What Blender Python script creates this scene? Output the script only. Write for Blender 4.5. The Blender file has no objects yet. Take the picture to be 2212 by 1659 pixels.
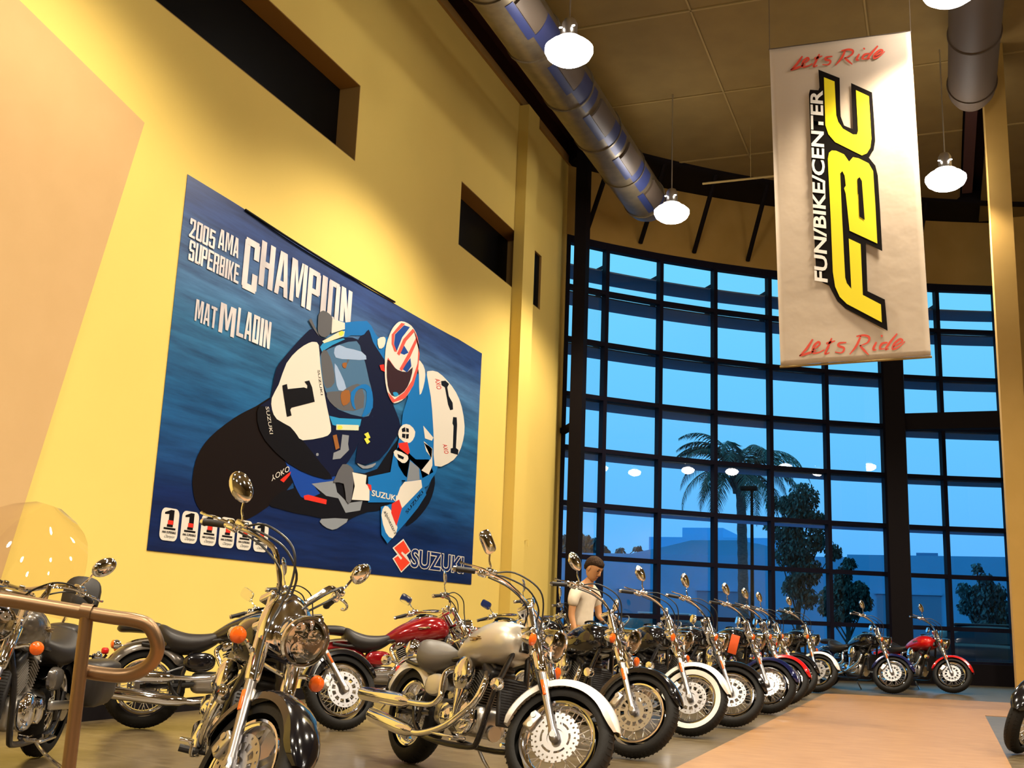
import bpy, bmesh, math, random
from mathutils import Vector, Matrix
SC = bpy.context.scene
COL = SC.collection
PI = math.pi
def R(d): return math.radians(d)

# ------------------------------------------------------------------ camera
IMG_W, IMG_H, FPX = 2212, 1659, 2350.49
AX = ((0.9319818, -0.04030235, -0.36025775),
      (0.36042191, 0.20940822, 0.90897978),
      (0.03880691, -0.9769974, 0.2096905))      # world axes seen from the camera (right, down, forward)
CAM = Vector((0, 0, 1.03))
cd = bpy.data.cameras.new('camera'); cam = bpy.data.objects.new('camera', cd); COL.objects.link(cam)
cd.sensor_fit = 'HORIZONTAL'; cd.sensor_width = 36; cd.lens = FPX / IMG_W * 36
cd.clip_start = 0.05; cd.clip_end = 500
cam.matrix_world = Matrix([[AX[i][0], -AX[i][1], -AX[i][2], CAM[i]] for i in range(3)] + [[0, 0, 0, 1]])
SC.camera = cam
def on(px, py, axis, val):
    """the point where the sight line of a photo pixel meets the plane axis = val"""
    c = (px - IMG_W/2, py - IMG_H/2, FPX)
    d = Vector([sum(AX[i][k]*c[k] for k in range(3)) for i in range(3)])
    return CAM + d * ((val - CAM[axis]) / d[axis])

# ------------------------------------------------------------------ view, world, light
SC.view_settings.view_transform = 'Standard'; SC.view_settings.look = 'None'
SC.view_settings.gamma = 1.0; SC.view_settings.use_curve_mapping = False
SC.view_settings.exposure = 0.0
SC.cycles.use_denoising = True
SC.cycles.max_bounces = 8; SC.cycles.diffuse_bounces = 1; SC.cycles.glossy_bounces = 4
SC.cycles.transmission_bounces = 6; SC.cycles.transparent_max_bounces = 12
SC.cycles.caustics_reflective = False; SC.cycles.caustics_refractive = False
SC.cycles.sample_clamp_indirect = 6.0
W = bpy.data.worlds.new('dusk_sky'); SC.world = W; W.use_nodes = True
nt = W.node_tree; bg = nt.nodes['Background']
tc = nt.nodes.new('ShaderNodeTexCoord'); sx = nt.nodes.new('ShaderNodeSeparateXYZ')
cr = nt.nodes.new('ShaderNodeValToRGB')
nt.links.new(tc.outputs['Generated'], sx.inputs[0]); nt.links.new(sx.outputs['Z'], cr.inputs[0])
nt.links.new(cr.outputs[0], bg.inputs[0])
cr.color_ramp.elements[0].position = 0.0; cr.color_ramp.elements[0].color = (0.10, 0.42, 1.0, 1)
cr.color_ramp.elements[1].position = 0.42; cr.color_ramp.elements[1].color = (0.20, 0.76, 1.0, 1)
e_ = cr.color_ramp.elements.new(0.16); e_.color = (0.14, 0.56, 1.0, 1)
bg.inputs[1].default_value = 1.1
LAMP_W = 1550.0        # each high-bay lamp
LAMP_COL = (1.0, 0.86, 0.66)

# ------------------------------------------------------------------ materials
def mat(name, col, rough=0.5, metal=0.0, coat=0.0, emit=None, estr=0.0, alpha=None, spec=None, trans=0.0, bump=None):
    m = bpy.data.materials.new(name); m.use_nodes = True
    n = m.node_tree; b = n.nodes['Principled BSDF']
    b.inputs['Base Color'].default_value = (*col, 1); b.inputs['Roughness'].default_value = rough
    b.inputs['Metallic'].default_value = metal; b.inputs['Coat Weight'].default_value = coat
    b.inputs['Coat Roughness'].default_value = 0.03
    if spec is not None: b.inputs['Specular IOR Level'].default_value = spec
    if trans: b.inputs['Transmission Weight'].default_value = trans
    if emit: b.inputs['Emission Color'].default_value = (*emit, 1); b.inputs['Emission Strength'].default_value = estr
    if bump:
        t = n.nodes.new('ShaderNodeTexNoise'); t.inputs['Scale'].default_value = bump[0]; t.inputs['Detail'].default_value = 3
        o = n.nodes.new('ShaderNodeTexCoord'); n.links.new(o.outputs['Object'], t.inputs['Vector'])
        bp = n.nodes.new('ShaderNodeBump'); bp.inputs['Strength'].default_value = bump[1]; bp.inputs['Distance'].default_value = bump[2]
        n.links.new(t.outputs[0], bp.inputs['Height']); n.links.new(bp.outputs[0], b.inputs['Normal'])
    return m
def noise_mat(name, c1, c2, scale, rough=0.6, stretch=(1,1,1), bump=0.0, detail=4, pos=(0.35, 0.65), spec=None, coords='Object'):
    m = mat(name, c1, rough, spec=spec); n = m.node_tree; b = n.nodes['Principled BSDF']
    o = n.nodes.new('ShaderNodeTexCoord'); mp = n.nodes.new('ShaderNodeMapping'); mp.inputs['Scale'].default_value = stretch
    t = n.nodes.new('ShaderNodeTexNoise'); t.inputs['Scale'].default_value = scale; t.inputs['Detail'].default_value = detail
    r = n.nodes.new('ShaderNodeValToRGB'); r.color_ramp.elements[0].color = (*c1, 1); r.color_ramp.elements[1].color = (*c2, 1)
    r.color_ramp.elements[0].position = pos[0]; r.color_ramp.elements[1].position = pos[1]
    n.links.new(o.outputs[coords], mp.inputs[0]); n.links.new(mp.outputs[0], t.inputs['Vector'])
    n.links.new(t.outputs[0], r.inputs[0]); n.links.new(r.outputs[0], b.inputs['Base Color'])
    if bump:
        bp = n.nodes.new('ShaderNodeBump'); bp.inputs['Strength'].default_value = bump; bp.inputs['Distance'].default_value = 0.01
        n.links.new(t.outputs[0], bp.inputs['Height']); n.links.new(bp.outputs[0], b.inputs['Normal'])
    return m
def thin_glass(name, tint, refl=0.06, rough=0.0):
    m = bpy.data.materials.new(name); m.use_nodes = True; n = m.node_tree; n.nodes.clear()
    out = n.nodes.new('ShaderNodeOutputMaterial'); mix = n.nodes.new('ShaderNodeMixShader')
    tr = n.nodes.new('ShaderNodeBsdfTransparent'); gl = n.nodes.new('ShaderNodeBsdfGlossy')
    tr.inputs[0].default_value = (*tint, 1); gl.inputs['Roughness'].default_value = rough
    fr = n.nodes.new('ShaderNodeFresnel'); fr.inputs[0].default_value = 1.5
    mu = n.nodes.new('ShaderNodeMath'); mu.operation = 'MULTIPLY'; mu.inputs[1].default_value = refl / 0.04
    n.links.new(fr.outputs[0], mu.inputs[0]); mu.use_clamp = True
    n.links.new(mu.outputs[0], mix.inputs[0]); n.links.new(tr.outputs[0], mix.inputs[1]); n.links.new(gl.outputs[0], mix.inputs[2])
    n.links.new(mix.outputs[0], out.inputs[0]); return m
M = {}
M['wall'] = noise_mat('yellow_plaster', (0.86, 0.63, 0.165), (0.88, 0.645, 0.17), 1.0, 0.8, bump=0.02, spec=0.2)
M['tan'] = noise_mat('tan_wall_tone', (0.62, 0.40, 0.18), (0.64, 0.415, 0.19), 3.0, 0.8, spec=0.2)
M['reveal'] = mat('brown_reveal', (0.36, 0.20, 0.05), 0.8)
M['ceil'] = noise_mat('tan_ceiling', (0.18, 0.115, 0.03), (0.20, 0.13, 0.035), 2.0, 0.9)
M['seam'] = mat('ceiling_seam', (0.28, 0.19, 0.06), 0.8)
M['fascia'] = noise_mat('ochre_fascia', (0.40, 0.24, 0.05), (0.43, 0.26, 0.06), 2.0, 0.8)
M['dark'] = mat('dark_steel', (0.006, 0.004, 0.005), 0.7, spec=0.12)
M['maroon'] = mat('maroon_gap', (0.06, 0.018, 0.014), 0.8)
M['mull'] = mat('bronze_mullion', (0.006, 0.005, 0.014), 0.6, spec=0.12)
M['void'] = mat('black_glass', (0.003, 0.003, 0.003), 0.35, spec=0.1)
M['glass'] = thin_glass('window_glass', (0.94, 0.97, 1.0), 0.05)
M['screen'] = thin_glass('windshield_acrylic', (0.97, 0.95, 0.92), 0.04)
M['chrome'] = mat('chrome', (0.88, 0.90, 0.98), 0.05, 1.0)
M['satin'] = mat('brushed_aluminium', (0.46, 0.45, 0.46), 0.28, 1.0)
M['alu'] = mat('cast_aluminium', (0.55, 0.53, 0.50), 0.35, 1.0)
M['spoke'] = mat('spoke_steel', (0.95, 0.93, 0.90), 0.3, 1.0)
M['rubber'] = mat('tyre_rubber', (0.007, 0.006, 0.005), 0.65, spec=0.3, bump=(60, 0.3, 0.004))
M['whitewall'] = mat('white_sidewall', (0.80, 0.74, 0.64), 0.5)
M['blackmetal'] = mat('black_enamel', (0.008, 0.007, 0.008), 0.25, 0.0, 0.3)
M['engine'] = mat('black_engine', (0.012, 0.011, 0.012), 0.4)
M['fin'] = mat('fin_edges', (0.30, 0.27, 0.23), 0.4, 0.8)
M['leather'] = mat('black_leather', (0.013, 0.010, 0.009), 0.42, bump=(120, 0.2, 0.002))
M['grey_seat'] = mat('grey_vinyl', (0.075, 0.065, 0.055), 0.42, bump=(120, 0.2, 0.002))
M['cable'] = mat('black_cable', (0.008, 0.008, 0.008), 0.4)
M['grip'] = mat('black_grip', (0.012, 0.010, 0.010), 0.55)
M['amber'] = mat('amber_lens', (0.85, 0.13, 0.01), 0.15, coat=0.6)
M['redlens'] = mat('red_lens', (0.6, 0.01, 0.01), 0.15, coat=0.6)
M['lens'] = thin_glass('headlight_glass', (0.96, 0.95, 0.93), 0.12)
M['p_silver'] = mat('silver_paint', (0.58, 0.53, 0.44), 0.38, 0.55, 0.7)
M['p_white'] = mat('pearl_white_paint', (0.86, 0.82, 0.76), 0.2, 0.0, 0.9)
M['p_black'] = mat('black_paint', (0.004, 0.004, 0.006), 0.12, 0.0, 1.0)
M['p_navy'] = mat('navy_paint', (0.004, 0.008, 0.075), 0.15, 0.2, 1.0)
M['p_red'] = mat('red_paint', (0.62, 0.006, 0.006), 0.15, 0.1, 1.0)
M['p_dred'] = mat('dark_red_paint', (0.28, 0.004, 0.008), 0.15, 0.2, 1.0)
M['p_grey'] = mat('grey_metal_paint', (0.16, 0.14, 0.12), 0.22, 0.5, 0.8)
M['far'] = mat('dim_ochre_wall', (0.42, 0.28, 0.09), 0.8)
M['rail'] = mat('bronzed_steel_rail', (0.23, 0.145, 0.08), 0.36, 0.85)
M['duct'] = noise_mat('galvanised_duct', (0.13, 0.10, 0.06), (0.18, 0.14, 0.085), 6, 0.4)
M['duct'].node_tree.nodes['Principled BSDF'].inputs['Metallic'].default_value = 0.55
M['ductblue'] = mat('painted_window_reflection', (0.025, 0.035, 0.12), 0.45, 0.3)  # window reflection on the duct, painted as a flat blue
M['ductdark'] = mat('dull_dark_duct', (0.07, 0.045, 0.025), 0.7, 0.0)
M['grille'] = mat('duct_grille', (0.09, 0.065, 0.045), 0.5, 0.3)
M['bulb'] = mat('glowing_refractor', (1, 1, 1), 0.3, emit=(1.0, 0.93, 0.84), estr=36)
M['shirt'] = noise_mat('white_cotton', (0.74, 0.62, 0.46), (0.82, 0.70, 0.54), 9, 0.9)
M['skin'] = mat('skin', (0.62, 0.30, 0.13), 0.5)
M['hair'] = noise_mat('dark_hair', (0.018, 0.010, 0.005), (0.06, 0.032, 0.016), 60, 0.85, spec=.15)
M['jeans'] = mat('blue_denim', (0.03, 0.05, 0.11), 0.8)
M['orange_tag'] = mat('orange_card', (0.85, 0.12, 0.02), 0.6)
M['badge_gold'] = mat('badge_metal', (0.35, 0.24, 0.12), 0.3, 0.8)

# ------------------------------------------------------------------ mesh building
class MB:
    def __init__(s): s.v = []; s.f = []; s.m = []; s.cur = 0
    def add(s, vs, fs):
        o = len(s.v); s.v += [tuple(p) for p in vs]; s.f += [tuple(i + o for i in f) for f in fs]; s.m += [s.cur]*len(fs); return s
    def box(s, c, d, rot=None):
        c = Vector(c); vs = []
        for x in (-.5, .5):
            for y in (-.5, .5):
                for z in (-.5, .5):
                    p = Vector((x*d[0], y*d[1], z*d[2]))
                    if rot is not None: p = rot @ p
                    vs.append(c + p)
        return s.add(vs, [(0,1,3,2),(4,6,7,5),(0,4,5,1),(2,3,7,6),(0,2,6,4),(1,5,7,3)])
    def rbox(s, c, d, r, rot=None, n=3):
        """rounded box"""
        c = Vector(c); hx, hy, hz = [k/2 for k in d]; r = min(r, hx*.99, hy*.99, hz*.99)
        vs = []; k = 4*(n+1); prof = [(-PI/2 + PI*i/(2*n+1)) for i in range(2*n+2)]
        rings = []
        for a in prof:
            sg = 1 if a > 0 else -1
            z = sg*(hz - r) + r*math.sin(a); rr = r*math.cos(a); ring = []
            for q, (sxx, syy) in enumerate(((1,1),(-1,1),(-1,-1),(1,-1))):
                for j in range(n+1):
                    t = q*PI/2 + j*PI/2/n
                    ring.append(Vector((sxx*(hx-r) + rr*math.cos(t), syy*(hy-r) + rr*math.sin(t), z)))
            rings.append(ring)
        if rot is not None: rings = [[rot @ p for p in q] for q in rings]
        return s.loft([[c + p for p in q] for q in rings])
    def loft(s, rings, cap=True, closed=True):
        n = len(rings[0]); vs = [p for r_ in rings for p in r_]; fs = []
        for i in range(len(rings)-1):
            for j in range(n if closed else n-1):
                a = i*n + j; b = i*n + (j+1) % n
                fs.append((a, b, b+n, a+n))
        if cap and closed:
            fs.append(tuple(range(n-1, -1, -1))); fs.append(tuple(range((len(rings)-1)*n, len(rings)*n)))
        return s.add(vs, fs)
    def tube(s, pts, r, n=8, cap=True, smooth=0):
        pts = [Vector(p) for p in pts]
        if smooth: 
            rr = r if isinstance(r, (list, tuple)) else None
            pts, rr2 = catmull(pts, smooth, rr)
            if rr: r = rr2
        k = len(pts); rings = []; up = None
        for i, p in enumerate(pts):
            t = (pts[min(i+1, k-1)] - pts[max(i-1, 0)])
            if t.length < 1e-9: t = Vector((0, 0, 1))
            t.normalize()
            if up is None:
                up = Vector((0, 0, 1)) if abs(t.z) < 0.9 else Vector((1, 0, 0))
            a = up - t*up.dot(t)
            if a.length < 1e-6: a = Vector((0, 1, 0)) - t*t.y
            a.normalize(); b = t.cross(a); up = a
            q = r[i] if isinstance(r, (list, tuple)) else r
            rings.append([p + a*(q*math.cos(2*PI*j/n)) + b*(q*math.sin(2*PI*j/n)) for j in range(n)])
        return s.loft(rings, cap)
    def lathe(s, prof, c=(0,0,0), ax=(0,1,0), n=24, a0=0, a1=360, cap=False, scale=(1, 1)):
        """prof = [(radius, along axis)]"""
        c = Vector(c); ax = Vector(ax).normalized(); u = Vector((0,0,1)) if abs(ax.z) < .9 else Vector((1,0,0))
        u = (u - ax*u.dot(ax)).normalized(); w = ax.cross(u); full = abs(a1-a0) >= 359.9
        k = n if full else n+1; rings = []
        for r_, h in prof:
            rings.append([c + ax*h + u*(r_*scale[0]*math.cos(R(a0 + (a1-a0)*j/n))) + w*(r_*scale[1]*math.sin(R(a0 + (a1-a0)*j/n))) for j in range(k)])
        return s.loft(rings, cap, full)
    def ell(s, c, r, n=16, m=10, rot=None, zmin=-1):
        c = Vector(c); rings = []
        for i in range(m+1):
            a = -PI/2 + PI*i/m
            z = max(math.sin(a), zmin); q = math.cos(a) if math.sin(a) >= zmin else math.sqrt(max(0, 1-zmin*zmin))
            q = max(q, 1e-3)
            ring = [Vector((r[0]*q*math.cos(2*PI*j/n), r[1]*q*math.sin(2*PI*j/n), r[2]*z)) for j in range(n)]
            if rot is not None: ring = [rot @ p for p in ring]
            rings.append([c + p for p in ring])
        return s.loft(rings)
    def mesh(s, name='m', sharp=35):
        me = bpy.data.meshes.new(name); me.from_pydata([tuple(p) for p in s.v], [], s.f); me.update()
        bm = bmesh.new(); bm.from_mesh(me); bmesh.ops.recalc_face_normals(bm, faces=bm.faces); bm.to_mesh(me); bm.free()
        if sharp: me.shade_smooth(); me.set_sharp_from_angle(angle=R(sharp))
        for p, k in zip(me.polygons, s.m): p.material_index = k
        return me
    def build(s, name, m, parent=None, sharp=35):
        me = s.mesh(name, sharp)
        for q in (m if isinstance(m, (list, tuple)) else [m]): me.materials.append(q)
        return link(name, me, parent)
def catmull(pts, k, rr=None):
    out = []; ro = []; n = len(pts)
    for i in range(n-1):
        p0 = pts[max(i-1, 0)]; p1 = pts[i]; p2 = pts[i+1]; p3 = pts[min(i+2, n-1)]
        for j in range(k):
            t = j/k
            out.append(.5*((2*p1) + (p2-p0)*t + (2*p0-5*p1+4*p2-p3)*t*t + (3*p1-p0-3*p2+p3)*t**3))
            if rr: ro.append(rr[i]*(1-t) + rr[i+1]*t)
    out.append(pts[-1])
    if rr: ro.append(rr[-1])
    return out, ro
def link(name, data, parent=None, mtx=None):
    o = bpy.data.objects.new(name, data); COL.objects.link(o)
    if parent is not None: o.parent = parent
    if mtx is not None: o.matrix_local = mtx
    return o
def tag(o, label=None, cat=None, group=None, kind=None):
    if label: o['label'] = label
    if cat: o['category'] = cat
    if group: o['group'] = group
    if kind: o['kind'] = kind
    return o
def empty(name, loc, rz=0): 
    o = link(name, None); o.location = loc; o.rotation_euler = (0, 0, rz); return o
def struct(o): o['kind'] = 'structure'; return o
def sellipse(n, a, b, e=2.6):
    """rounded rectangle ring, n points"""
    out = []
    for j in range(n):
        t = 2*PI*j/n; c, s_ = math.cos(t), math.sin(t)
        out.append((a*math.copysign(abs(c)**(2/e), c), b*math.copysign(abs(s_)**(2/e), s_)))
    return out

# ------------------------------------------------------------------ the room
XW = -7.02; ZC = 10.4; ZTOP = 8.85; CX, CY, CR = 7.577, 8.454, 19.046
LV = [1.16, 2.27, 3.32, 4.44, 5.54, 6.70, 7.82, ZTOP]
ZTW = 10.46
# left wall with three recessed openings, as slabs around the openings
def slab(b, x0, x1, y0, y1, z0, z1): b.box(((x0+x1)/2, (y0+y1)/2, (z0+z1)/2), (x1-x0, y1-y0, z1-z0))
openings = [(5.2, 11.75), (15.13, 18.0), (18.42, 19.02)]
ZO0, ZO1 = 6.86, 7.95
b = MB(); T = 0.35
slab(b, XW-T, XW, -12, 20.62, 0, ZO0); slab(b, XW-T, XW, -12, 20.62, ZO1, ZTW)
ys = [-12] + [q for o in openings for q in o] + [20.62]
for i in range(0, len(ys), 2): slab(b, XW-T, XW, ys[i], ys[i+1], ZO0, ZO1)
struct(b.build('wall_left', M['wall']))
for k, (a, c) in enumerate(openings):
    dp = XW-T+.02 if k < 2 else XW-.06
    w = MB(); slab(w, dp, dp+.02, a, c, ZO0, ZO1)
    w = struct(w.build(f'window_{k+2}', M['void']))
    fr = MB()
    for (y0, y1, z0, z1) in ((a, c, ZO1-.012, ZO1), (a, c, ZO0, ZO0+.012), (a, a+.012, ZO0, ZO1), (c-.012, c, ZO0, ZO1)):
        slab(fr, dp+.02, XW-.002, y0, y1, z0, z1)
    fr.build('window_reveal', M['reveal'], w)
# slanted tan shape at the near end of the left wall, standing proud of it
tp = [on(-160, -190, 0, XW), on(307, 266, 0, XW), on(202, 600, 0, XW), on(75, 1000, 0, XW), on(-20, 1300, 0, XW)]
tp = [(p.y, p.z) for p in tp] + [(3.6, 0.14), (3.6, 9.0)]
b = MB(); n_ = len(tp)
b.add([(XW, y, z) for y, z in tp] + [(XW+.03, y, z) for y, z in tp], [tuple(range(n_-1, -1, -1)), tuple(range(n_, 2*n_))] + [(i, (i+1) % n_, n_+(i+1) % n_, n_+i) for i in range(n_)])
struct(b.build('tan_shape', M['tan'], sharp=0))
# pilaster
b = MB(); slab(b, XW, XW+.2, 17.52, 18.10, 0, 10.42); struct(b.build('trim_2', M['wall']))
# cap trim along the wall top and the dark gap above
b = MB(); slab(b, XW-.35, XW+.05, -12, 20.6, ZTW, ZTW+.16); struct(b.build('trim_4', M['reveal']))
b = MB(); slab(b, XW-.35, XW-.1, -12, 22, ZTW+.16, 11.2); struct(b.build('trim_8', M['maroon']))
b = MB(); slab(b, XW, XW+.018, -12, 17.51, 0.0, 0.13); slab(b, XW, XW+.018, 18.11, 20.6, 0, .13); struct(b.build('baseboard_left', M['dark']))
# the other walls, mostly behind the camera
b = MB(); slab(b, -7.4, 27.3, -12.3, -12, 0, 11.2); struct(b.build('wall_back', M['far']))
b = MB(); slab(b, 27, 27.3, -12, 30, 0, 11.2); struct(b.build('wall_right', M['far']))
b = MB(); slab(b, 1.62, 27.1, 25.9, 26.2, 0, 11.2); struct(b.build('wall_far', M['fascia']))
def P2(rad, a, z): x, y = arcpt(rad, a); return Vector((x, y, z))
# floor: grey tile
def tile_mat():
    m = noise_mat('grey_floor_tile', (0.085, 0.06, 0.03), (0.135, 0.10, 0.052), 5, 0.30, (1, 2.2, 1), spec=0.45)
    n = m.node_tree; bs = n.nodes['Principled BSDF']
    tc = n.nodes.new('ShaderNodeTexCoord'); br = n.nodes.new('ShaderNodeTexBrick')
    br.offset = 0.0; br.inputs['Scale'].default_value = 1.0; br.inputs['Mortar Size'].default_value = 0.006
    br.inputs['Brick Width'].default_value = 0.46; br.inputs['Row Height'].default_value = 0.46
    mp = n.nodes.new('ShaderNodeMapping'); mp.inputs['Rotation'].default_value = (0, 0, R(20))
    n.links.new(tc.outputs['Object'], mp.inputs[0]); n.links.new(mp.outputs[0], br.inputs['Vector'])
    mx = n.nodes.new('ShaderNodeMix'); mx.data_type = 'RGBA'
    src = bs.inputs['Base Color'].links[0].from_socket
    n.links.new(br.outputs['Fac'], mx.inputs[0]); n.links.new(src, mx.inputs[6]); mx.inputs[7].default_value = (0.18, 0.14, 0.08, 1)
    n.links.new(mx.outputs[2], bs.inputs['Base Color']); return m
arcpt = lambda rad, a: (CX + rad*math.cos(a), CY + rad*math.sin(a))
A_L = math.atan2(20.62-CY, XW-CX); A_R = math.atan2(26.6-CY, 1.6-CX)
def arc(rad, a0, a1, n): return [arcpt(rad, a0 + (a1-a0)*i/n) for i in range(n+1)]
b = MB(); ring = [(-7.3, -12.2), (27.2, -12.2), (27.2, 26.1), (1.6, 26.1)] + arc(CR+.02, A_R, A_L, 24) + [(-7.3, 20.6)]
n_ = len(ring)
b.add([(x, y, -.1) for x, y in ring] + [(x, y, 0) for x, y in ring], [tuple(range(n_-1, -1, -1)), tuple(range(n_, 2*n_))] + [(i, (i+1) % n_, n_+(i+1) % n_, n_+i) for i in range(n_)])
struct(b.build('floor', tile_mat(), sharp=0))
# the tan walkway laid into the floor
path = noise_mat('tan_walkway', (0.26, 0.13, 0.048), (0.32, 0.17, 0.068), 3.2, 0.42, (1, 3.5, 1), spec=0.35)
pl = [(-1.86, -6), (0.47, -6), (0.47, 16.3), (6, 16.3), (6, 20.6), (-1.86, 19.35)]
b = MB(); n_ = len(pl)
b.add([(x, y, 0) for x, y in pl] + [(x, y, .006) for x, y in pl], [tuple(range(n_, 2*n_))] + [(i, (i+1) % n_, n_+(i+1) % n_, n_+i) for i in range(n_)])
struct(b.build('floor', path, sharp=0))
# ceiling: tan boards inside, black deck above
b = MB(); ring = [(-5.75, -12), (0.72, -12)] + [(0.72, 24.3)] + arc(17.45, math.atan2(24.3-CY, .72-CX), math.atan2(20.2-CY, -5.75-CX), 16)
n_ = len(ring)
b.add([(x, y, ZC) for x, y in ring] + [(x, y, ZC+.08) for x, y in ring], [tuple(range(n_-1, -1, -1)), tuple(range(n_, 2*n_))] + [(i, (i+1) % n_, n_+(i+1) % n_, n_+i) for i in range(n_)])
ce = struct(b.build('ceiling', M['ceil'], sharp=0))
b = MB(); slab(b, 1.15, 27.1, -12, 26, ZC, ZC+.08); struct(b.build('ceiling', M['ceil']))
b = MB()
for y in (-4.4, -1.6, 1.2, 4.0, 6.8, 9.6, 12.4, 15.2, 18.0, 20.8): slab(b, -5.75 if y < 20 else -4.9, .72, y, y+.035, ZC-.02, ZC)
for x in (-3.3, -.75): slab(b, x, x+.03, -12, 21, ZC-.02, ZC)
b.build('ceiling_seams', M['seam'], ce)
b = MB()
for y in (9.6, 12.4, 15.2, 18.0, 20.8): slab(b, 1.15, 27, y, y+.035, ZC-.02, ZC)
struct(b.build('trim_5', M['seam']))
b = MB(); ring = [(-7.4, -12.3), (27.3, -12.3), (27.3, 26.2), (1.6, 26.3)] + arc(CR+.1, A_R, A_L, 20) + [(-7.4, 20.6)]
b.loft([[(x, y, z) for x, y in ring] for z in (ZC+.75, ZC+.85)]); struct(b.build('ceiling', M['maroon'], sharp=0))
m_ = MB(); m_.loft([[P2(r_, a, z) for r_, z in ((CR-.1, ZC+.06), (CR+.2, ZC+.06), (CR+.2, ZC+.85), (CR-.1, ZC+.85))] for a in [A_L + (A_R-A_L)*i/20 for i in range(21)]]); struct(m_.build('trim_9', M['maroon'], sharp=60))
# steel beams along both ceiling edges
for x in (-5.85, .86):
    b = MB(); slab(b, x-.1, x+.1, -12, 20.4 if x < 0 else 24, ZC-.05, ZC+.35)
    tag(b.build('steel_beam', M['maroon']), 'dark steel ceiling beam along the left duct' if x < 0 else 'dark steel ceiling beam above the right yellow post', 'beam')

# ------------------------------------------------------------------ curved glass wall
am = math.atan2(21.34-CY, -6.42-CX)           # mullion at photo x 1303
DA = -0.0708
angs = [am - DA*1.0] + [am + DA*k for k in range(0, 8)]
angs = [A_L + .002] + [a for a in angs if a < A_L - .01 and a > A_R - .02]
if angs[-1] > A_R + .02: angs.append(A_R)
b = MB()
for a0, a1 in zip(angs, angs[1:]):
    for z0, z1 in zip([0.45] + LV, LV):
        b.add([P2(CR, a0, z0), P2(CR, a1, z0), P2(CR, a1, z1), P2(CR, a0, z1)], [(0, 1, 2, 3)])
win = struct(b.build('window_1', M['glass'], sharp=0))
for a in angs:
    m_ = MB(); c = P2(CR-.05, a, (ZTOP+.1)/2); m_.box(c, (.17, .085, ZTOP+.1), Matrix.Rotation(a, 3, 'Z')); m_.build('mullion', M['mull'], win)
for k, z in enumerate([0.45] + LV):
    m_ = MB(); h = .09 if k < 8 else .16
    rr = [(CR-.13, -h/2), (CR+.03, -h/2), (CR+.03, h/2), (CR-.13, h/2)]
    rings = [[P2(r_, a, z+dz) for r_, dz in rr] for a in angs]
    m_.loft(rings); m_.build('transom', M['mull'], win)
m_ = MB(); m_.loft([[P2(r_, a, z) for r_, z in ((CR-.25, 0), (CR+.1, 0), (CR+.1, .44), (CR-.25, .44))] for a in angs]); m_.build('sill_wall', M['dark'], win)
# fascia above the glazing
fa = [A_L + .01] + [A_L + (A_R-A_L)*i/20 for i in range(1, 20)] + [A_R - .04]
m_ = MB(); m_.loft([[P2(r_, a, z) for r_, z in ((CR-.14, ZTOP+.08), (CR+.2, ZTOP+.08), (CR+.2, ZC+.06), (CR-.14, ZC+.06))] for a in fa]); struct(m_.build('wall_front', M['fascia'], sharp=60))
m_ = MB(); m_.loft([[P2(r_, a, z) for r_, z in ((17.5, ZC+.07), (CR+.2, ZC+.07), (CR+.2, ZC+.2), (17.5, ZC+.2))] for a in fa]); struct(m_.build('trim_6', M['dark'], sharp=60))
m_ = MB(); m_.loft([[P2(r_, a, z) for r_, z in ((17.42, ZC-.06), (17.58, ZC-.06), (17.58, ZC+.22), (17.42, ZC+.22))] for a in [A_L+.0+(A_R-A_L)*i/20 for i in range(0, 21)]]); struct(m_.build('trim_7', M['dark'], sharp=60))
names = ['behind the left black column', 'nearest the first duct', 'left of the hanging banner', 'just left of the hanging banner', 'hidden behind the banner', 'behind the banner centre', 'right of the banner']
for k in range(7):
    a = am + DA*(k - .42)
    p0 = P2(CR-.16, a, ZTOP+.22); p1 = P2(17.55, a + .012, ZC - .02)
    m_ = MB(); m_.tube([p0, p1], .05, 6)
    tag(m_.build('roof_brace', M['dark']), f'black slanting roof brace {names[k]}', 'brace', 'slanting braces above the glass wall')
# outside sun shades, one curved blade for each level
shade_m = mat('grey_blue_metal', (0.17, 0.26, 0.42), 0.6)
zs = [1.2+2*1.09]
for k, z in enumerate([3.32, 4.44, 5.54, 6.70, 7.82, 8.42]):
    root = empty('sun_shade', (CX, CY, z))
    tag(root, ['outside grey sun shade level with the palm trunk, lowest one', 'outside grey sun shade second from the bottom, crossing the palm fronds', 'outside grey sun shade just above the palm crown', 'outside grey sun shade three below the glass top', 'outside grey sun shade second below the glass top', 'outside grey sun shade highest, just under the glass top'][k], 'sun shade', 'outside sun shades along the glass wall')
    m_ = MB(); rr = ((CR+.12, -.05), (CR+1.02, -.03), (CR+1.02, .0), (CR+.12, -.02))
    m_.loft([[P2(r_, a, dz) - Vector((CX, CY, 0)) for r_, dz in rr] for a in fa]); m_.build('blade', shade_m, root, sharp=20)
    for a in angs[1:-1]:
        m_ = MB(); c = P2(CR+.47, a-.0, .03) - Vector((CX, CY, 0)); m_.box(c, (.86, .03, .07), Matrix.Rotation(a, 3, 'Z')); m_.build('bracket', M['mull'], root)
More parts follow.
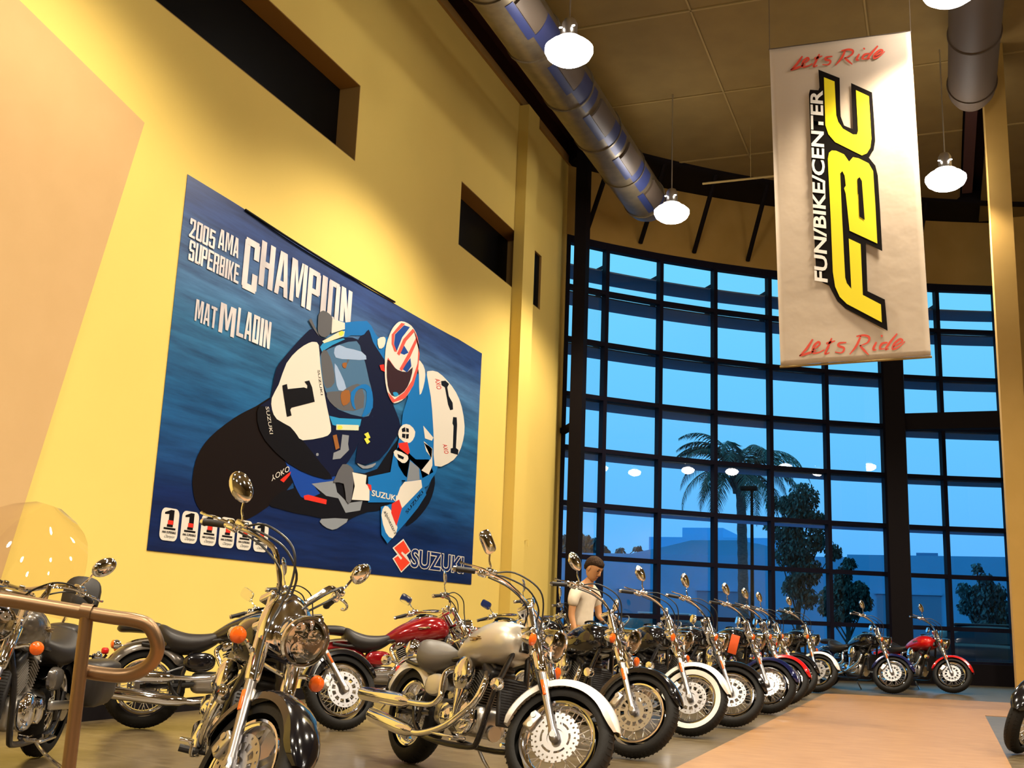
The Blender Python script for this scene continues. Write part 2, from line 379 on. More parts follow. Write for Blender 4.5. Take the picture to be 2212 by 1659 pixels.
# black steel columns and beams in front of the glass
def column(x, y, w, z1, label, z0=0):
    root = empty('steel_column', (x, y, 0)); tag(root, label, 'column', 'black steel columns')
    m_ = MB(); m_.box((0, 0, (z0+z1)/2), (w, w, z1-z0)); m_.build('shaft', M['dark'], root)
    m_ = MB(); m_.box((0, 0, .015), (w+.12, w+.12, .03)); m_.build('base_plate', M['dark'], root)
column(-6.52, 20.0, .25, ZC+.1, 'black steel column standing left in front of the glass wall')
column(-.78, 24.4, .40, ZC+.1, 'wide black steel column behind the banner, right of centre of the glass wall')
column(1.86, 24.6, .26, 5.2, 'short black column at the right frame edge behind the yellow post')
b = MB(); slab(b, -.58, 6.0, 24.3, 24.55, 5.27, 5.62); tag(b.build('steel_beam', M['dark']), 'dark horizontal steel beam from the wide column to the right', 'beam')
b = MB(); q0 = Vector((-6.45, 20.05, 4.86)); b.tube([q0, Vector((-6.98, 20.5, 4.74))], .09, 6); tag(b.build('wall_bracket', M['dark']), 'short black bracket tying the left column to the wall', 'bracket')
# yellow post at the right, its weaker light put into the darker fascia colour
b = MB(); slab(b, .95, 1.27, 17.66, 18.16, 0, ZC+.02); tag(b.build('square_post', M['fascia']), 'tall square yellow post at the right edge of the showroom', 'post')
# wall hook
b = MB(); q = on(1129, 1168, 0, XW); b.box((XW+.02, q.y, q.z), (.04, .05, .12)); b.tube([(XW+.03, q.y, q.z), (XW+.1, q.y+.02, q.z+.02), (XW+.1, q.y+.02, q.z-.1)], .012, 6); tag(b.build('wall_hook', M['wall']), 'small yellow painted fixture on the wall beside the corner', 'fixture')

# ------------------------------------------------------------------ round ducts
def duct(x, z, y1, r, lab, vents, dm='duct'):
    root = empty('air_duct', (x, 0, z)); tag(root, lab, 'air duct', 'round ceiling ducts')
    m_ = MB(); m_.lathe([(r, -10), (r, y1-.5), (r*.98, y1-.25), (r*.8, y1-.05), (r*.45, y1+.03), (.001, y1+.05)], ax=(0, 1, 0), n=36); m_.build('duct_tube', M[dm], root, 50)
    for y in [y1-.5-1.55*k for k in range(0, 12)]:
        m_ = MB(); m_.lathe([(r, y-.02), (r+.02, y-.02), (r+.02, y+.02), (r, y+.02)], n=36); m_.build('joint_ring', M[dm], root)
    for k, y in enumerate(vents):
        # curved patches facing the room: registers, and blue window reflections put in as colour
        def patch(nm, mm, y0, y2, a0, a1, off):
            q = MB(); rings = []
            for i in range(9):
                a = R(a0 + (a1-a0)*i/8); rings.append([Vector(((r+o)*math.cos(a), yy, (r+o)*math.sin(a))) for yy, o in ((y0, 0), (y2, 0), (y2, off), (y0, off))])
            q.loft(rings); return q.build(nm, mm, root, 50)
        patch('duct_register', M['grille'], y, y+.75, -52, -8, .035)
        patch('reflection_patch', M['ductblue'], y+.8, y+1.5, -58, -2, .008)
        patch('reflection_patch', M['ductblue'], y-.05, y+.8, -70, -53, .008)
duct(-5.02, 9.0, 19.65, .40, 'long round galvanised duct with square registers along the left side', [18.2, 16.55, 14.9, 13.25, 11.6, 9.9, 8.2])
duct(.76, 9.45, 17.5, .35, 'shorter looking round duct behind the lamp right of the banner', [], 'ductdark')
b = MB(); b.tube([(-3.9, 19.2, 9.18), (-.1, 19.2, 9.18)], .022, 8); b.tube([(-3.0, 19.2, 9.18), (-3.0, 19.2, ZC)], .006, 5); b.tube([(-1.0, 19.2, 9.18), (-1.0, 19.2, ZC)], .006, 5); tag(b.build('conduit_pipe', M['seam']), 'thin pale conduit running behind the second lamp to the banner', 'pipe')

# ------------------------------------------------------------------ high-bay lamps
def lamp_meshes():
    d = {}
    q = MB(); q.lathe([(.001, -.20), (.10, -.19), (.20, -.155), (.275, -.10), (.31, -.03), (.308, .02), (.25, .075), (.17, .11), (.12, .125)], ax=(0, 0, 1), n=36)
    # prismatic ribs
    d['refractor'] = q.mesh('refractor', 60); d['refractor'].materials.append(M['bulb'])
    q = MB(); q.lathe([(.08, .16), (.10, .17), (.10, .36), (.07, .42), (.02, .44)], ax=(0, 0, 1), n=20, cap=True); d['ballast_housing'] = q.mesh('ballast_housing'); d['ballast_housing'].materials.append(M['alu'])
    q = MB(); q.lathe([(.16, .125), (.17, .14), (.10, .165)], ax=(0, 0, 1), n=24); d['collar'] = q.mesh('collar'); d['collar'].materials.append(M['alu'])
    return d
LM = lamp_meshes()
LAMPS = []
def lamp(x, y, z, label):
    root = empty('high_bay_lamp', (x, y, z)); tag(root, label, 'ceiling lamp', 'high-bay lamps over the showroom')
    for k, me in LM.items(): link(k, me, root)
    q = MB(); q.tube([(0, 0, .43), (0, 0, ZC - z)], .011, 6); q.build('stem', M['alu'], root)
    for s in (-1, 1):
        q = MB(); q.ell((.085*s, -.10, .27), (.024, .014, .010), 8, 6); q.build('pilot_glow', M['bulb'], root)
    ld = bpy.data.lights.new('lamp_light', 'SPOT'); ld.energy = LAMP_W; ld.color = LAMP_COL; ld.spot_size = R(139); ld.spot_blend = 0.5; ld.shadow_soft_size = .22
    lo = link('lamp_light', ld, root); lo.location = (0, 0, -.24)
lamp(-4.16, 12.01, 8.15, 'lit high-bay lamp nearest the left duct, larger one at top centre')
lamp(-4.18, 17.88, 8.15, 'lit high-bay lamp hanging at the far end of the left duct')
lamp(.327, 17.60, 8.15, 'lit high-bay lamp right of the hanging banner')
lamp(.358, 11.97, 8.15, 'lit high-bay lamp cut by the top frame edge above the banner')
for x, y in ((-4.17, 6.2), (-4.17, .4), (-4.17, -5.4), (.34, 6.2), (.34, .4), (.34, -5.4), (4.85, .4), (4.85, 6.2), (4.85, 12.0), (4.85, -5.4), (9.4, 6.2), (4.85, 17.8)):
    lamp(x, y, 8.15, 'lit high-bay lamp hanging outside the picture')
for x, y in ((24.5, 16.6), (23.3, 14.5), (21.7, 13.3), (21.2, 11.4), (19.0, 11.0)):
    lamp(x, y, 8.15, 'lit high-bay lamp far right in the hall, mirrored in the glass')
# ------------------------------------------------------------------ handrail, near left
root = empty('handrail', (-2.21, 2.43, 0)); tag(root, 'bronze steel handrail with a rounded return loop, nearest the camera at left', 'handrail')
O = Vector((-2.21, 2.43, 0))
def at(px, py, D):
    c = (px - IMG_W/2, py - IMG_H/2, FPX); d = Vector([sum(AX[i][k]*c[k] for k in range(3)) for i in range(3)]); return CAM + d*(D/FPX)
top = [(-420, 1258), (-100, 1287), (0, 1294), (120, 1313), (235, 1332), (290, 1340)]
q = MB(); pts = [at(x, y, 3.0) - O for x, y in top] + [at(x, y, 3.0) - O for x, y in ((322, 1353), (340, 1392), (332, 1425), (307, 1447), (270, 1459), (220, 1456), (172, 1448))]
q.tube(pts, .0195, 14, smooth=5); q.build('top_rail', M['rail'], root)
pt_ = at(188, 1325, 3.0) - O; q = MB(); q.tube([pt_, (pt_.x, pt_.y, 0)], .0185, 14); q.lathe([(.05, 0), (.05, .008), (.02, .012)], c=(pt_.x, pt_.y, 0), ax=(0, 0, 1), n=20, cap=True); q.build('post', M['rail'], root)
q = MB(); q.lathe([(.0225, -.016), (.0225, .016)], c=at(188, 1322, 3.0)-O, ax=(at(235, 1332, 3)-at(120, 1313, 3)), n=16); q.build('weld_collar', M['rail'], root)

# ------------------------------------------------------------------ flat prints: text and shapes fitted to a plane
def text_mesh(txt, bold=0.0, font=None):
    c = bpy.data.curves.new('txt', 'FONT'); c.body = txt; c.offset = bold; c.resolution_u = 3
    o = bpy.data.objects.new('txt', c); COL.objects.link(o)
    bpy.context.view_layer.update(); dg = bpy.context.evaluated_depsgraph_get()
    me = bpy.data.meshes.new_from_object(o.evaluated_get(dg)); COL.objects.unlink(o); bpy.data.objects.remove(o)
    return me
def fit_text(name, txt, A, X, Y, m, parent, bold=0.0, grow=0.0):
    """lower left corner A, full width vector X, full height vector Y"""
    me = text_mesh(txt, bold)
    xs = [v.co.x for v in me.vertices]; ys = [v.co.y for v in me.vertices]
    x0, x1, y0, y1 = min(xs), max(xs), min(ys), max(ys)
    for v in me.vertices:
        u = (v.co.x-x0)/(x1-x0); w = (v.co.y-y0)/(y1-y0)
        v.co = A + X*(u*(1+2*grow)-grow) + Y*(w*(1+2*grow)-grow)
    me.materials.clear(); me.materials.append(m)
    return link(name, me, parent)
XP = XW + .012
layer = [0]
def wp(px, py, off=0.0): 
    p = on(px, py, 0, XW + .02); return Vector((XP + off, p.y, p.z))
poster = empty('wall_poster', (0, 0, 0)); tag(poster, 'huge blue racing poster on the yellow wall, rider leaning a number 1 motorcycle', 'poster')
PY0, PY1, PZ0, PZ1 = 8.47, 16.27, 1.52, 5.33
def print_mat():
    m = mat('blue_track_print', (0.02, 0.1, 0.3), 0.35, spec=0.3); n = m.node_tree; bs = n.nodes['Principled BSDF']
    tc = n.nodes.new('ShaderNodeTexCoord'); mp = n.nodes.new('ShaderNodeMapping'); mp.inputs['Scale'].default_value = (1, .28, 3.2); mp.inputs['Rotation'].default_value = (R(6), 0, 0)
    t = n.nodes.new('ShaderNodeTexNoise'); t.inputs['Scale'].default_value = 2.6; t.inputs['Detail'].default_value = 7; t.inputs['Roughness'].default_value = .62
    sp = n.nodes.new('ShaderNodeSeparateXYZ'); r1 = n.nodes.new('ShaderNodeValToRGB'); r2 = n.nodes.new('ShaderNodeValToRGB')
    mr = n.nodes.new('ShaderNodeMapRange'); mr.inputs[1].default_value = PZ0; mr.inputs[2].default_value = PZ1
    n.links.new(tc.outputs['Object'], mp.inputs[0]); n.links.new(mp.outputs[0], t.inputs['Vector']); n.links.new(tc.outputs['Object'], sp.inputs[0])
    n.links.new(sp.outputs['Z'], mr.inputs[0]); n.links.new(mr.outputs[0], r1.inputs[0]); n.links.new(t.outputs[0], r2.inputs[0])
    es = r1.color_ramp.elements; es[0].color = (0.004, 0.016, 0.085, 1); es[1].color = (0.018, 0.045, 0.17, 1); es[1].position = 1
    for p, c in ((.16, (0.004, 0.018, 0.10)), (.24, (0.010, 0.062, 0.21)), (.42, (0.012, 0.10, 0.27)), (.62, (0.03, 0.15, 0.32)), (.80, (0.07, 0.16, 0.34)), (.92, (0.022, 0.055, 0.20))):
        e = es.new(p); e.color = (*c, 1)
    r2.color_ramp.elements[0].position = .3; r2.color_ramp.elements[0].color = (.45, .45, .5, 1); r2.color_ramp.elements[1].position = .72; r2.color_ramp.elements[1].color = (1.5, 1.5, 1.4, 1)
    mx = n.nodes.new('ShaderNodeMix'); mx.data_type = 'RGBA'; mx.blend_type = 'MULTIPLY'; mx.inputs[0].default_value = 1
    n.links.new(r1.outputs[0], mx.inputs[6]); n.links.new(r2.outputs[0], mx.inputs[7]); n.links.new(mx.outputs[2], bs.inputs['Base Color'])
    return m
q = MB(); 
ny, nz = 40, 2; ring0 = []
vs = []; fs = []
for i in range(ny+1):
    y = PY0 + (PY1-PY0)*i/ny; sag = .05*math.sin(PI*min(1, max(0, (i/ny-.12)/.75)))**.7 if .12 < i/ny < .87 else 0
    for z in (PZ0, PZ1 - sag): vs += [(XW+.004, y, z), (XP-.004, y, z)]
for i in range(ny):
    a = i*4; fs += [(a+1, a+5, a+7, a+3), (a, a+2, a+6, a+4), (a, a+4, a+5, a+1), (a+2, a+3, a+7, a+6)]
fs += [(0, 1, 3, 2), (ny*4, ny*4+2, ny*4+3, ny*4+1)]
q.add(vs, fs); q.build('printed_sheet', print_mat(), poster, sharp=0)
q = MB(); q.tube([(XW+.02, PY0+1.0, PZ1-.01), (XW+.035, PY0+2, PZ1-.045), (XW+.03, PY0+3.2, PZ1-.05), (XW+.02, PY0+4.6, PZ1-.03)], .014, 6, smooth=4); q.build('curled_edge', M['void'], poster)
PC = {}
def pm(name, c, r=.4):
    if name not in PC: PC[name] = mat('print_' + name, c, r, spec=.12)
    return PC[name]
def za(x, y): return (560 + x/4.809, 660 + y/4.809)
def zb(x, y): return (380 + x/3.814, 940 + y/3.814)
def zc(x, y): return (300 + x/2.9105, 800 + y/2.9105)
def ze(x, y): return (300 + x/2.9105, 360 + y/2.9105)
def zd(x, y): return (700 + x/3.135, 1130 + y/3.135)
def earfill(me):
    bm = bmesh.new(); bm.from_mesh(me); bmesh.ops.triangulate(bm, faces=bm.faces, ngon_method='EAR_CLIP'); bm.to_mesh(me); bm.free()
def pic(name, polys, m, k, smooth=2):
    """one printed colour: outlines on the poster, each outline its own flat piece, k = print order"""
    for fn, pts, sm in polys:
        p = [Vector((*fn(*t), 0)) for t in pts]
        if sm:
            n = len(p); out = []
            for i in range(n):
                p0, p1, p2, p3 = p[i-1], p[i], p[(i+1) % n], p[(i+2) % n]
                for j in range(sm):
                    t = j/sm; out.append(.5*((2*p1) + (p2-p0)*t + (2*p0-5*p1+4*p2-p3)*t*t + (3*p1-p0-3*p2+p3)*t**3))
            p = out
        me = bpy.data.meshes.new(name); me.from_pydata([wp(a.x, a.y, .0012*k) for a in p], [], [tuple(range(len(p)))]); me.update(); earfill(me); me.materials.append(m)
        link(name, me, picture)
picture = empty('rider_picture', (0, 0, 0)); picture.parent = poster
NAVY = pm('navy', (0.006, 0.008, 0.032)); BLK = pm('black', (0.006, 0.005, 0.006)); BRN = pm('brown', (0.009, 0.005, 0.004)); BLUE = pm('blue', (0.012, 0.17, 0.50)); DBLUE = pm('deep_blue', (0.012, 0.06, 0.34))
WHT = pm('white', (0.78, 0.72, 0.62)); GREY = pm('grey', (0.25, 0.27, 0.30)); RED = pm('red', (0.72, 0.035, 0.02)); GLS = pm('screen', (0.075, 0.17, 0.30)); PALE = pm('pale', (0.36, 0.48, 0.70)); ORG = pm('ochre', (0.32, 0.12, 0.03)); YEL = pm('yellow', (0.75, 0.72, 0.08)); LBL = pm('light_blue', (0.03, 0.30, 0.60)); VIS = pm('visor', (0.04, 0.014, 0.016)); STL = pm('steel', (0.12, 0.12, 0.13))
pic('front_tire', [(zc, [(860,170),(740,225),(600,300),(450,420),(375,530),(345,640),(342,740),(370,850),(450,930),(580,965),(700,930),(850,830),(960,720),(1040,560),(1000,300)], 3)], BRN, 1)
pic('rear_tire', [(zb, [(2120,290),(2138,400),(2090,560),(1990,690),(1900,750),(1925,680),(2050,500),(2105,380)], 3)], BLK, 1)
pic('lower_fairing', [(zc, [(820,840),(900,760),(980,740),(960,640),(920,520),(1100,600),(1280,560),(1350,640),(1500,620),(1640,420),(1660,680),(1560,860),(1440,890),(1340,930),(1220,1000),(1150,930),(1000,900),(880,868)], 2)], BLK, 2)
pic('blue_fairing', [(zb, [(895,140),(1100,270),(1320,340),(1330,385),(1130,400),(1190,480),(1060,520),(1010,470),(945,320)], 2)], DBLUE, 3)
pic('white_flash', [(zb, [(1120,400),(1310,375),(1330,470),(1420,560),(1540,540),(1520,620),(1400,640),(1340,520),(1240,500)], 0), (zb, [(1200,690),(1420,690),(1360,750),(1290,780),(1210,740)], 2), (zb, [(1490,225),(1560,255),(1650,228),(1620,265),(1540,275)], 2)], GREY, 4)
pic('red_flash', [(zb, [(1055,500),(1090,490),(1245,532),(1240,570),(1060,530)], 0), (zb, [(860,370),(920,320),(950,300),(940,330),(890,390)], 0)], RED, 4)
pic('upper_arm', [(za, [(740,130),(900,175),(1120,160),(1200,280),(1260,345),(1340,330),(1420,620),(1320,620),(1220,500),(1150,270),(1090,310),(950,310),(870,345),(850,240)], 2)], BLUE, 5)
pic('shoulder_shadow', [(za, [(1030,350),(1090,300),(1140,250),(1170,360),(1260,500),(1330,640),(1350,900),(1420,1100),(1470,1260),(1400,1400),(1250,1600),(1000,1635),(1080,1300),(1180,1150),(1170,900),(1090,560)], 2)], NAVY, 6)
pic('fairing', [(za, [(480,290),(560,240),(650,340),(880,330),(1040,360),(1130,560),(1180,800),(1190,1120),(1090,1300),(1000,1500),(860,1700),(700,1800),(500,1700),(350,1500),(100,1300),(0,1200),(10,1040),(110,975),(140,820),(180,650),(240,560),(360,420)], 2)], NAVY, 7)
pic('fairing_side', [(za, [(0,1040),(120,1100),(330,1280),(450,1400),(640,1640),(760,1800),(560,1770),(300,1640),(60,1400),(-20,1200)], 2)], BLK, 8)
pic('blue_trim', [(za, [(630,430),(660,390),(870,340),(890,350),(760,410),(650,480)], 0), (za, [(725,1145),(830,1170),(1060,1180),(1045,1250),(1000,1300),(760,1240)], 0)], LBL, 9)
pic('windscreen', [(za, [(640,500),(820,410),(1010,370),(1060,480),(1100,600),(1140,780),(1170,900),(1160,1100),(1080,1160),(820,1080),(720,960),(660,800),(630,620)], 2)], GLS, 9)
pic('cockpit', [(za, [(700,900),(840,890),(960,830),(1060,830),(1080,1060),(860,1090),(730,1000)], 2), (za, [(640,500),(700,470),(760,620),(780,800),(700,860),(660,760)], 2), (za, [(870,420),(930,480),(935,560),(900,620),(915,540),(890,470)], 2)], STL, 10)
pic('screen_glare', [(za, [(780,445),(830,410),(900,440),(1060,480),(1110,560),(940,560),(790,540)], 2), (za, [(780,600),(840,700),(900,860),(820,880),(790,760)], 2)], PALE, 11)
pic('brake_parts', [(za, [(850,900),(930,880),(935,1000),(870,1040),(845,980)], 2), (za, [(860,600),(905,595),(895,650),(865,640)], 2), (za, [(760,1350),(800,1340),(830,1480),(790,1500)], 0)], ORG, 12)
pic('screen_rim', [(za, [(950,900),(1060,820),(1130,830),(1170,900),(1175,1060),(1110,1140),(1060,1150),(1100,1050),(1110,900),(1060,860),(1000,900),(980,1000),(1000,1080),(960,1040)], 2)], BLUE, 12)
pic('number_plate', [(za, [(570,378),(615,410),(630,600),(660,830),(700,1050),(742,1260),(730,1330),(660,1368),(450,1400),(390,1345),(320,1260),(180,1180),(130,1080),(128,960),(200,820),(280,600),(400,460),(510,390)], 2)], WHT, 10)
pic('number_one', [(za, [(235,830),(283,815),(292,868),(460,850),(492,862),(495,830),(465,790),(515,778),(545,850),(572,1000),(330,1062),(318,1085),(332,1142),(283,1157),(240,880)], 0)], BLK, 12)
pic('sponsor_sticker', [(za, [(650,370),(820,275),(885,265),(875,320),(670,392)], 0), (za, [(797,1235),(1030,1242),(1028,1297),(795,1292)], 0)], pm('cream', (0.7, 0.72, 0.5)), 12)
pic('yellow_logo', [(za, [(1085,1335),(1125,1315),(1150,1372),(1125,1385),(1148,1415),(1115,1440),(1085,1385),(1110,1372)], 0), (za, [(820,275),(860,262),(878,285),(850,318),(825,310)], 0), (za, [(810,1250),(850,1248),(860,1275),(830,1288),(808,1280)], 2)], YEL, 13)
pic('caliper', [(za, [(860,1340),(930,1350),(920,1440),(930,1500),(840,1590),(760,1600),(770,1530),(840,1500)], 0), (za, [(590,1535),(612,1535),(612,1560),(590,1560)], 2)], GREY, 10)
pic('glove', [(za, [(615,90),(660,52),(730,90),(760,150),(745,270),(680,330),(610,290),(608,180)], 2), (zb, [(1370,240),(1440,260),(1465,330),(1440,545),(1400,540),(1380,400),(1300,390),(1310,350)], 2), (za, [(510,150),(535,135),(580,230),(620,320),(600,300),(555,230)], 0)], STL, 11)
pic('white_cuff', [(za, [(755,135),(885,180),(885,245),(745,290)], 0), (zb, [(1450,305),(1568,330),(1560,400),(1592,430),(1590,540),(1445,532),(1470,420)], 0), (za, [(1225,350),(1290,325),(1310,360),(1290,430),(1240,445)], 2)], WHT, 12)
pic('torso', [(za, [(1560,780),(1700,690),(1780,760),(1810,1000),(1820,1250),(1860,1640),(1790,1800),(1700,1900),(1500,1760),(1420,1560),(1470,1300),(1490,1120),(1540,960)], 2), (zc, [(1640,470),(1740,560),(1820,560),(1850,640),(1760,690),(1650,690),(1650,830),(1440,830),(1440,670),(1580,640),(1600,520)], 0)], BLUE, 10)
pic('back_hump', [(za, [(1760,680),(1850,690),(1950,780),(2040,900),(2100,1050),(2130,1250),(2115,1400),(2060,1550),(1960,1640),(1820,1665),(1810,1400),(1800,1200),(1780,950),(1738,720)], 2)], WHT, 11)
pic('back_numbers', [(za, [(1885,785),(1930,780),(1968,815),(1950,850),(1965,940),(2005,1010),(2010,1080),(1980,1088),(1958,1030),(1925,850),(1890,828)], 0), (za, [(2010,1158),(2048,1162),(2052,1240),(2040,1480),(2066,1500),(2060,1552),(1985,1530),(1985,1485),(2007,1480),(2015,1250),(2003,1225)], 0)], BLK, 12)
pic('white_stripe', [(za, [(1700,1248),(1805,1372),(1790,1405),(1718,1380)], 0), (za, [(1705,1408),(1792,1490),(1785,1582),(1728,1510)], 0), (za, [(1640,560),(1700,620),(1722,720),(1700,850),(1662,930),(1655,720)], 2), (zb, [(2040,60),(2110,110),(2110,250),(2080,325),(2020,290),(2100,190)], 0)], WHT, 12)
pic('elbow_patch', [(za, [(1490,1238),(1560,1240),(1617,1312),(1590,1400),(1530,1430),(1448,1372),(1445,1300)], 2), (za, [(1410,1500),(1540,1560),(1530,1620),(1480,1635),(1400,1560)], 2)], WHT, 12)
pic('elbow_cross', [(za, [(1475,1280),(1510,1262),(1515,1310),(1480,1315)], 0), (za, [(1520,1270),(1548,1280),(1550,1318),(1522,1312)], 0), (za, [(1480,1330),(1515,1335),(1510,1380),(1478,1368)], 0), (za, [(1520,1335),(1550,1335),(1545,1380),(1520,1385)], 0), (za, [(1430,1540),(1500,1575),(1490,1600),(1440,1580)], 0)], BLK, 13)
pic('red_band', [(za, [(1440,1430),(1535,1418),(1560,1520),(1540,1550),(1450,1480)], 0), (zb, [(1775,565),(1835,530),(1858,600),(1812,750),(1770,640)], 0), (zb, [(1570,400),(1605,410),(1608,460),(1590,450)], 0), (za, [(1245,620),(1290,610),(1300,690),(1260,670)], 0)], RED, 13)
pic('leg', [(zb, [(1925,200),(2010,280),(2060,490),(1990,600),(1900,710),(1740,893),(1690,820),(1685,590),(1800,560),(1830,480),(1900,350)], 0)], BLUE, 11)
pic('leg_white', [(zb, [(1880,385),(2018,368),(2026,430),(1862,600),(1798,560),(1845,430)], 0), (zb, [(1718,582),(1770,620),(1822,760),(1782,850),(1725,800),(1690,660)], 2)], WHT, 12)
pic('knee_panel', [(zb, [(1925,210),(2000,270),(2005,368),(1900,378)], 0)], GREY, 12)
pic('helmet', [(za, [(1470,163),(1575,210),(1640,330),(1656,500),(1640,660),(1590,830),(1510,960),(1400,1015),(1350,960),(1315,850),(1300,700),(1308,450),(1350,300),(1400,210)], 3)], WHT, 13)
pic('helmet_red', [(za, [(1380,1010),(1350,960),(1330,900),(1400,975),(1500,900),(1580,780),(1640,600),(1650,400),(1600,250),(1640,330),(1660,500),(1645,660),(1595,830),(1510,962)], 0), (za, [(1400,480),(1370,400),(1370,300),(1470,180),(1510,190),(1400,300),(1392,400),(1425,480)], 0), (za, [(1425,500),(1490,350),(1590,240),(1610,270),(1520,370),(1450,520)], 0), (za, [(1330,540),(1400,640),(1430,675),(1400,660),(1320,600)], 0), (za, [(1450,660),(1540,500),(1620,340),(1635,370),(1560,540),(1475,680)], 0)], pm('helmet_red', (0.75, 0.10, 0.07)), 15)
pic('helmet_blue', [(za, [(1405,300),(1500,205),(1560,225),(1480,330),(1420,480),(1395,400)], 0), (za, [(1448,490),(1492,405),(1545,490),(1500,512)], 0), (za, [(1480,660),(1565,545),(1575,630),(1530,695)], 0)], pm('helmet_blue', (0.01, 0.06, 0.30)), 14)
pic('visor', [(za, [(1325,560),(1380,620),(1430,668),(1530,692),(1588,640),(1560,780),(1500,890),(1400,945),(1345,890),(1320,750)], 2)], VIS, 16)
pic('small_marks', [(za, [(1380,905),(1420,900),(1440,930),(1400,945)], 2)], LBL, 17)
# lettering
def wtext(name, txt, tl, bl, tr, br, m, k, bold=.02, par=None, rot=0, z01=None):
    ps = [wp(*p) for p in (tl, bl, tr, br)]
    y0 = (ps[0].y+ps[1].y)/2; y1 = (ps[2].y+ps[3].y)/2; z1 = (ps[0].z+ps[2].z)/2; z0 = (ps[1].z+ps[3].z)/2
    if z01: z0, z1 = z01
    return fit_text(name, txt, Vector((XP+.0012*k, y0, z0)), Vector((0, y1-y0, 0)), Vector((0, 0, z1-z0)), m, par or poster, bold)

def block_letters(txt):
    """heavy condensed capitals, each glyph a union of quads in a unit box"""
    a, h = .36, .13
    V = lambda x, y0, y1: [(x, y0), (x+a, y0), (x+a, y1), (x, y1)]
    H = lambda y, x0, x1: [(x0, y), (x1, y), (x1, y+h), (x0, y+h)]
    Dg = lambda x0, y0, x1, y1, w=a: [(x0, y0), (x0+w, y0), (x1+w, y1), (x1, y1)]
    r = 1-a
    G = {'C': [V(0,.05,.95), H(0,.06,.94), H(1-h,.06,.94), V(r,.05,.36), V(r,.64,.95)], 'H': [V(0,0,1), V(r,0,1), H(.44,.2,.8)],
         'A': [Dg(0,0,.24,1,.30), Dg(.70,0,.46,1,.30), H(.20,.2,.8), H(1-h,.26,.74)], 'M': [[(0,0),(.24,0),(.24,1),(0,1)], [(.76,0),(1,0),(1,1),(.76,1)], Dg(.42,.15,.20,1,.16), Dg(.42,.15,.64,1,.16)],
         'P': [V(0,0,1), H(1-h,.1,.92), H(.42,.1,.92), V(r,.46,.95)], 'I': [V(.5-a/2,0,1)], 'O': [V(0,.05,.95), V(r,.05,.95), H(0,.06,.94), H(1-h,.06,.94)],
         'N': [V(0,0,1), V(r,0,1), Dg(.62,.0,.10,1,.28)], 'S': [V(0,.52,.95), V(r,.05,.50), H(0,.06,.94), H(1-h,.06,.94), H(.44,.1,.9), V(0,.05,.30), V(r,.70,.95)],
         'U': [V(0,.05,1), V(r,.05,1), H(0,.06,.94)], 'E': [V(0,0,1), H(0,.1,1), H(.44,.1,.85), H(1-h,.1,1)], 'R': [V(0,0,1), H(1-h,.1,.92), H(.44,.1,.92), V(r,.50,.95), V(r,0,.44)],
         'B': [V(0,0,1), H(1-h,.1,.92), H(.44,.1,.92), H(0,.1,.92), V(r,.54,.95), V(r,.05,.47)], 'K': [V(0,0,1), Dg(.66,0,.28,.52,.34), Dg(.28,.48,.64,1,.34)],
         'T': [V(.5-a/2,0,1), H(1-h,0,1)], 'L': [V(0,0,1), H(0,.1,1)], 'D': [V(0,0,1), H(0,.1,.92), H(1-h,.1,.92), V(r,.05,.95)],
         '2': [V(r,.5,.95), H(1-h,.06,.94), V(0,.68,.95), Dg(.02,.08,.64,.56,.34), H(0,0,1)], '0': [V(0,.05,.95), V(r,.05,.95), H(0,.06,.94), H(1-h,.06,.94)],
         '5': [V(0,.46,1), H(1-h,.1,.96), H(.44+.08,.1,.92), V(r,.05,.60), H(0,.06,.94), V(0,.05,.30)]}
    n = len(txt); vs = []; fs = []; x = 0.0
    for ch in txt:
        w = .45 if ch == 'I' else (1.25 if ch == 'M' else 1.0)
        for k, q in enumerate(G[ch]):
            o = len(vs); vs += [((x + (p[0]*w if ch != 'I' else (p[0]-.32)*1.25)), p[1]) for p in q]; fs.append(tuple(range(o, o+4)))
        x += w + .13
    x -= .13
    return [(u/x, v) for u, v in vs], fs
def wblock(txt, tl, bl, tr, br, k=2):
    ps = [wp(*p) for p in (tl, bl, tr, br)]
    y0 = (ps[0].y+ps[1].y)/2; y1 = (ps[2].y+ps[3].y)/2; z1 = (ps[0].z+ps[2].z)/2; z0 = (ps[1].z+ps[3].z)/2
    vs, fs = block_letters(txt); me = bpy.data.meshes.new('lettering'); me.from_pydata([(XP + .0012*k + .0006*((i//4) % 9), y0 + (y1-y0)*u, z0 + (z1-z0)*v) for i, (u, v) in enumerate(vs)], [], fs); me.update(); me.materials.append(LET)
    return link('lettering', me, poster)
LET = noise_mat('silver_lettering', (0.58, 0.54, 0.56), (0.86, 0.82, 0.80), 2, 0.4, (1, 1, .7))
wblock('2005', ze(320,335), ze(320,460), ze(482,385), ze(484,505))
wblock('AMA', ze(505,400), ze(503,520), ze(634,440), ze(632,572))
wblock('SUPERBIKE', ze(315,485), ze(315,615), ze(636,590), ze(632,712))
wblock('C', ze(660,440), ze(660,775), ze(755,470), ze(752,800))
wblock('HAMPION', ze(763,505), ze(760,800), ze(1346,742), ze(1334,985))
wblock('MAT', ze(358,845), ze(356,982), ze(495,872), ze(490,1010))
wblock('M', ze(512,855), ze(508,1048), ze(612,885), ze(606,1070))
wblock('LADIN', ze(622,905), ze(618,1072), ze(836,955), ze(826,1140))
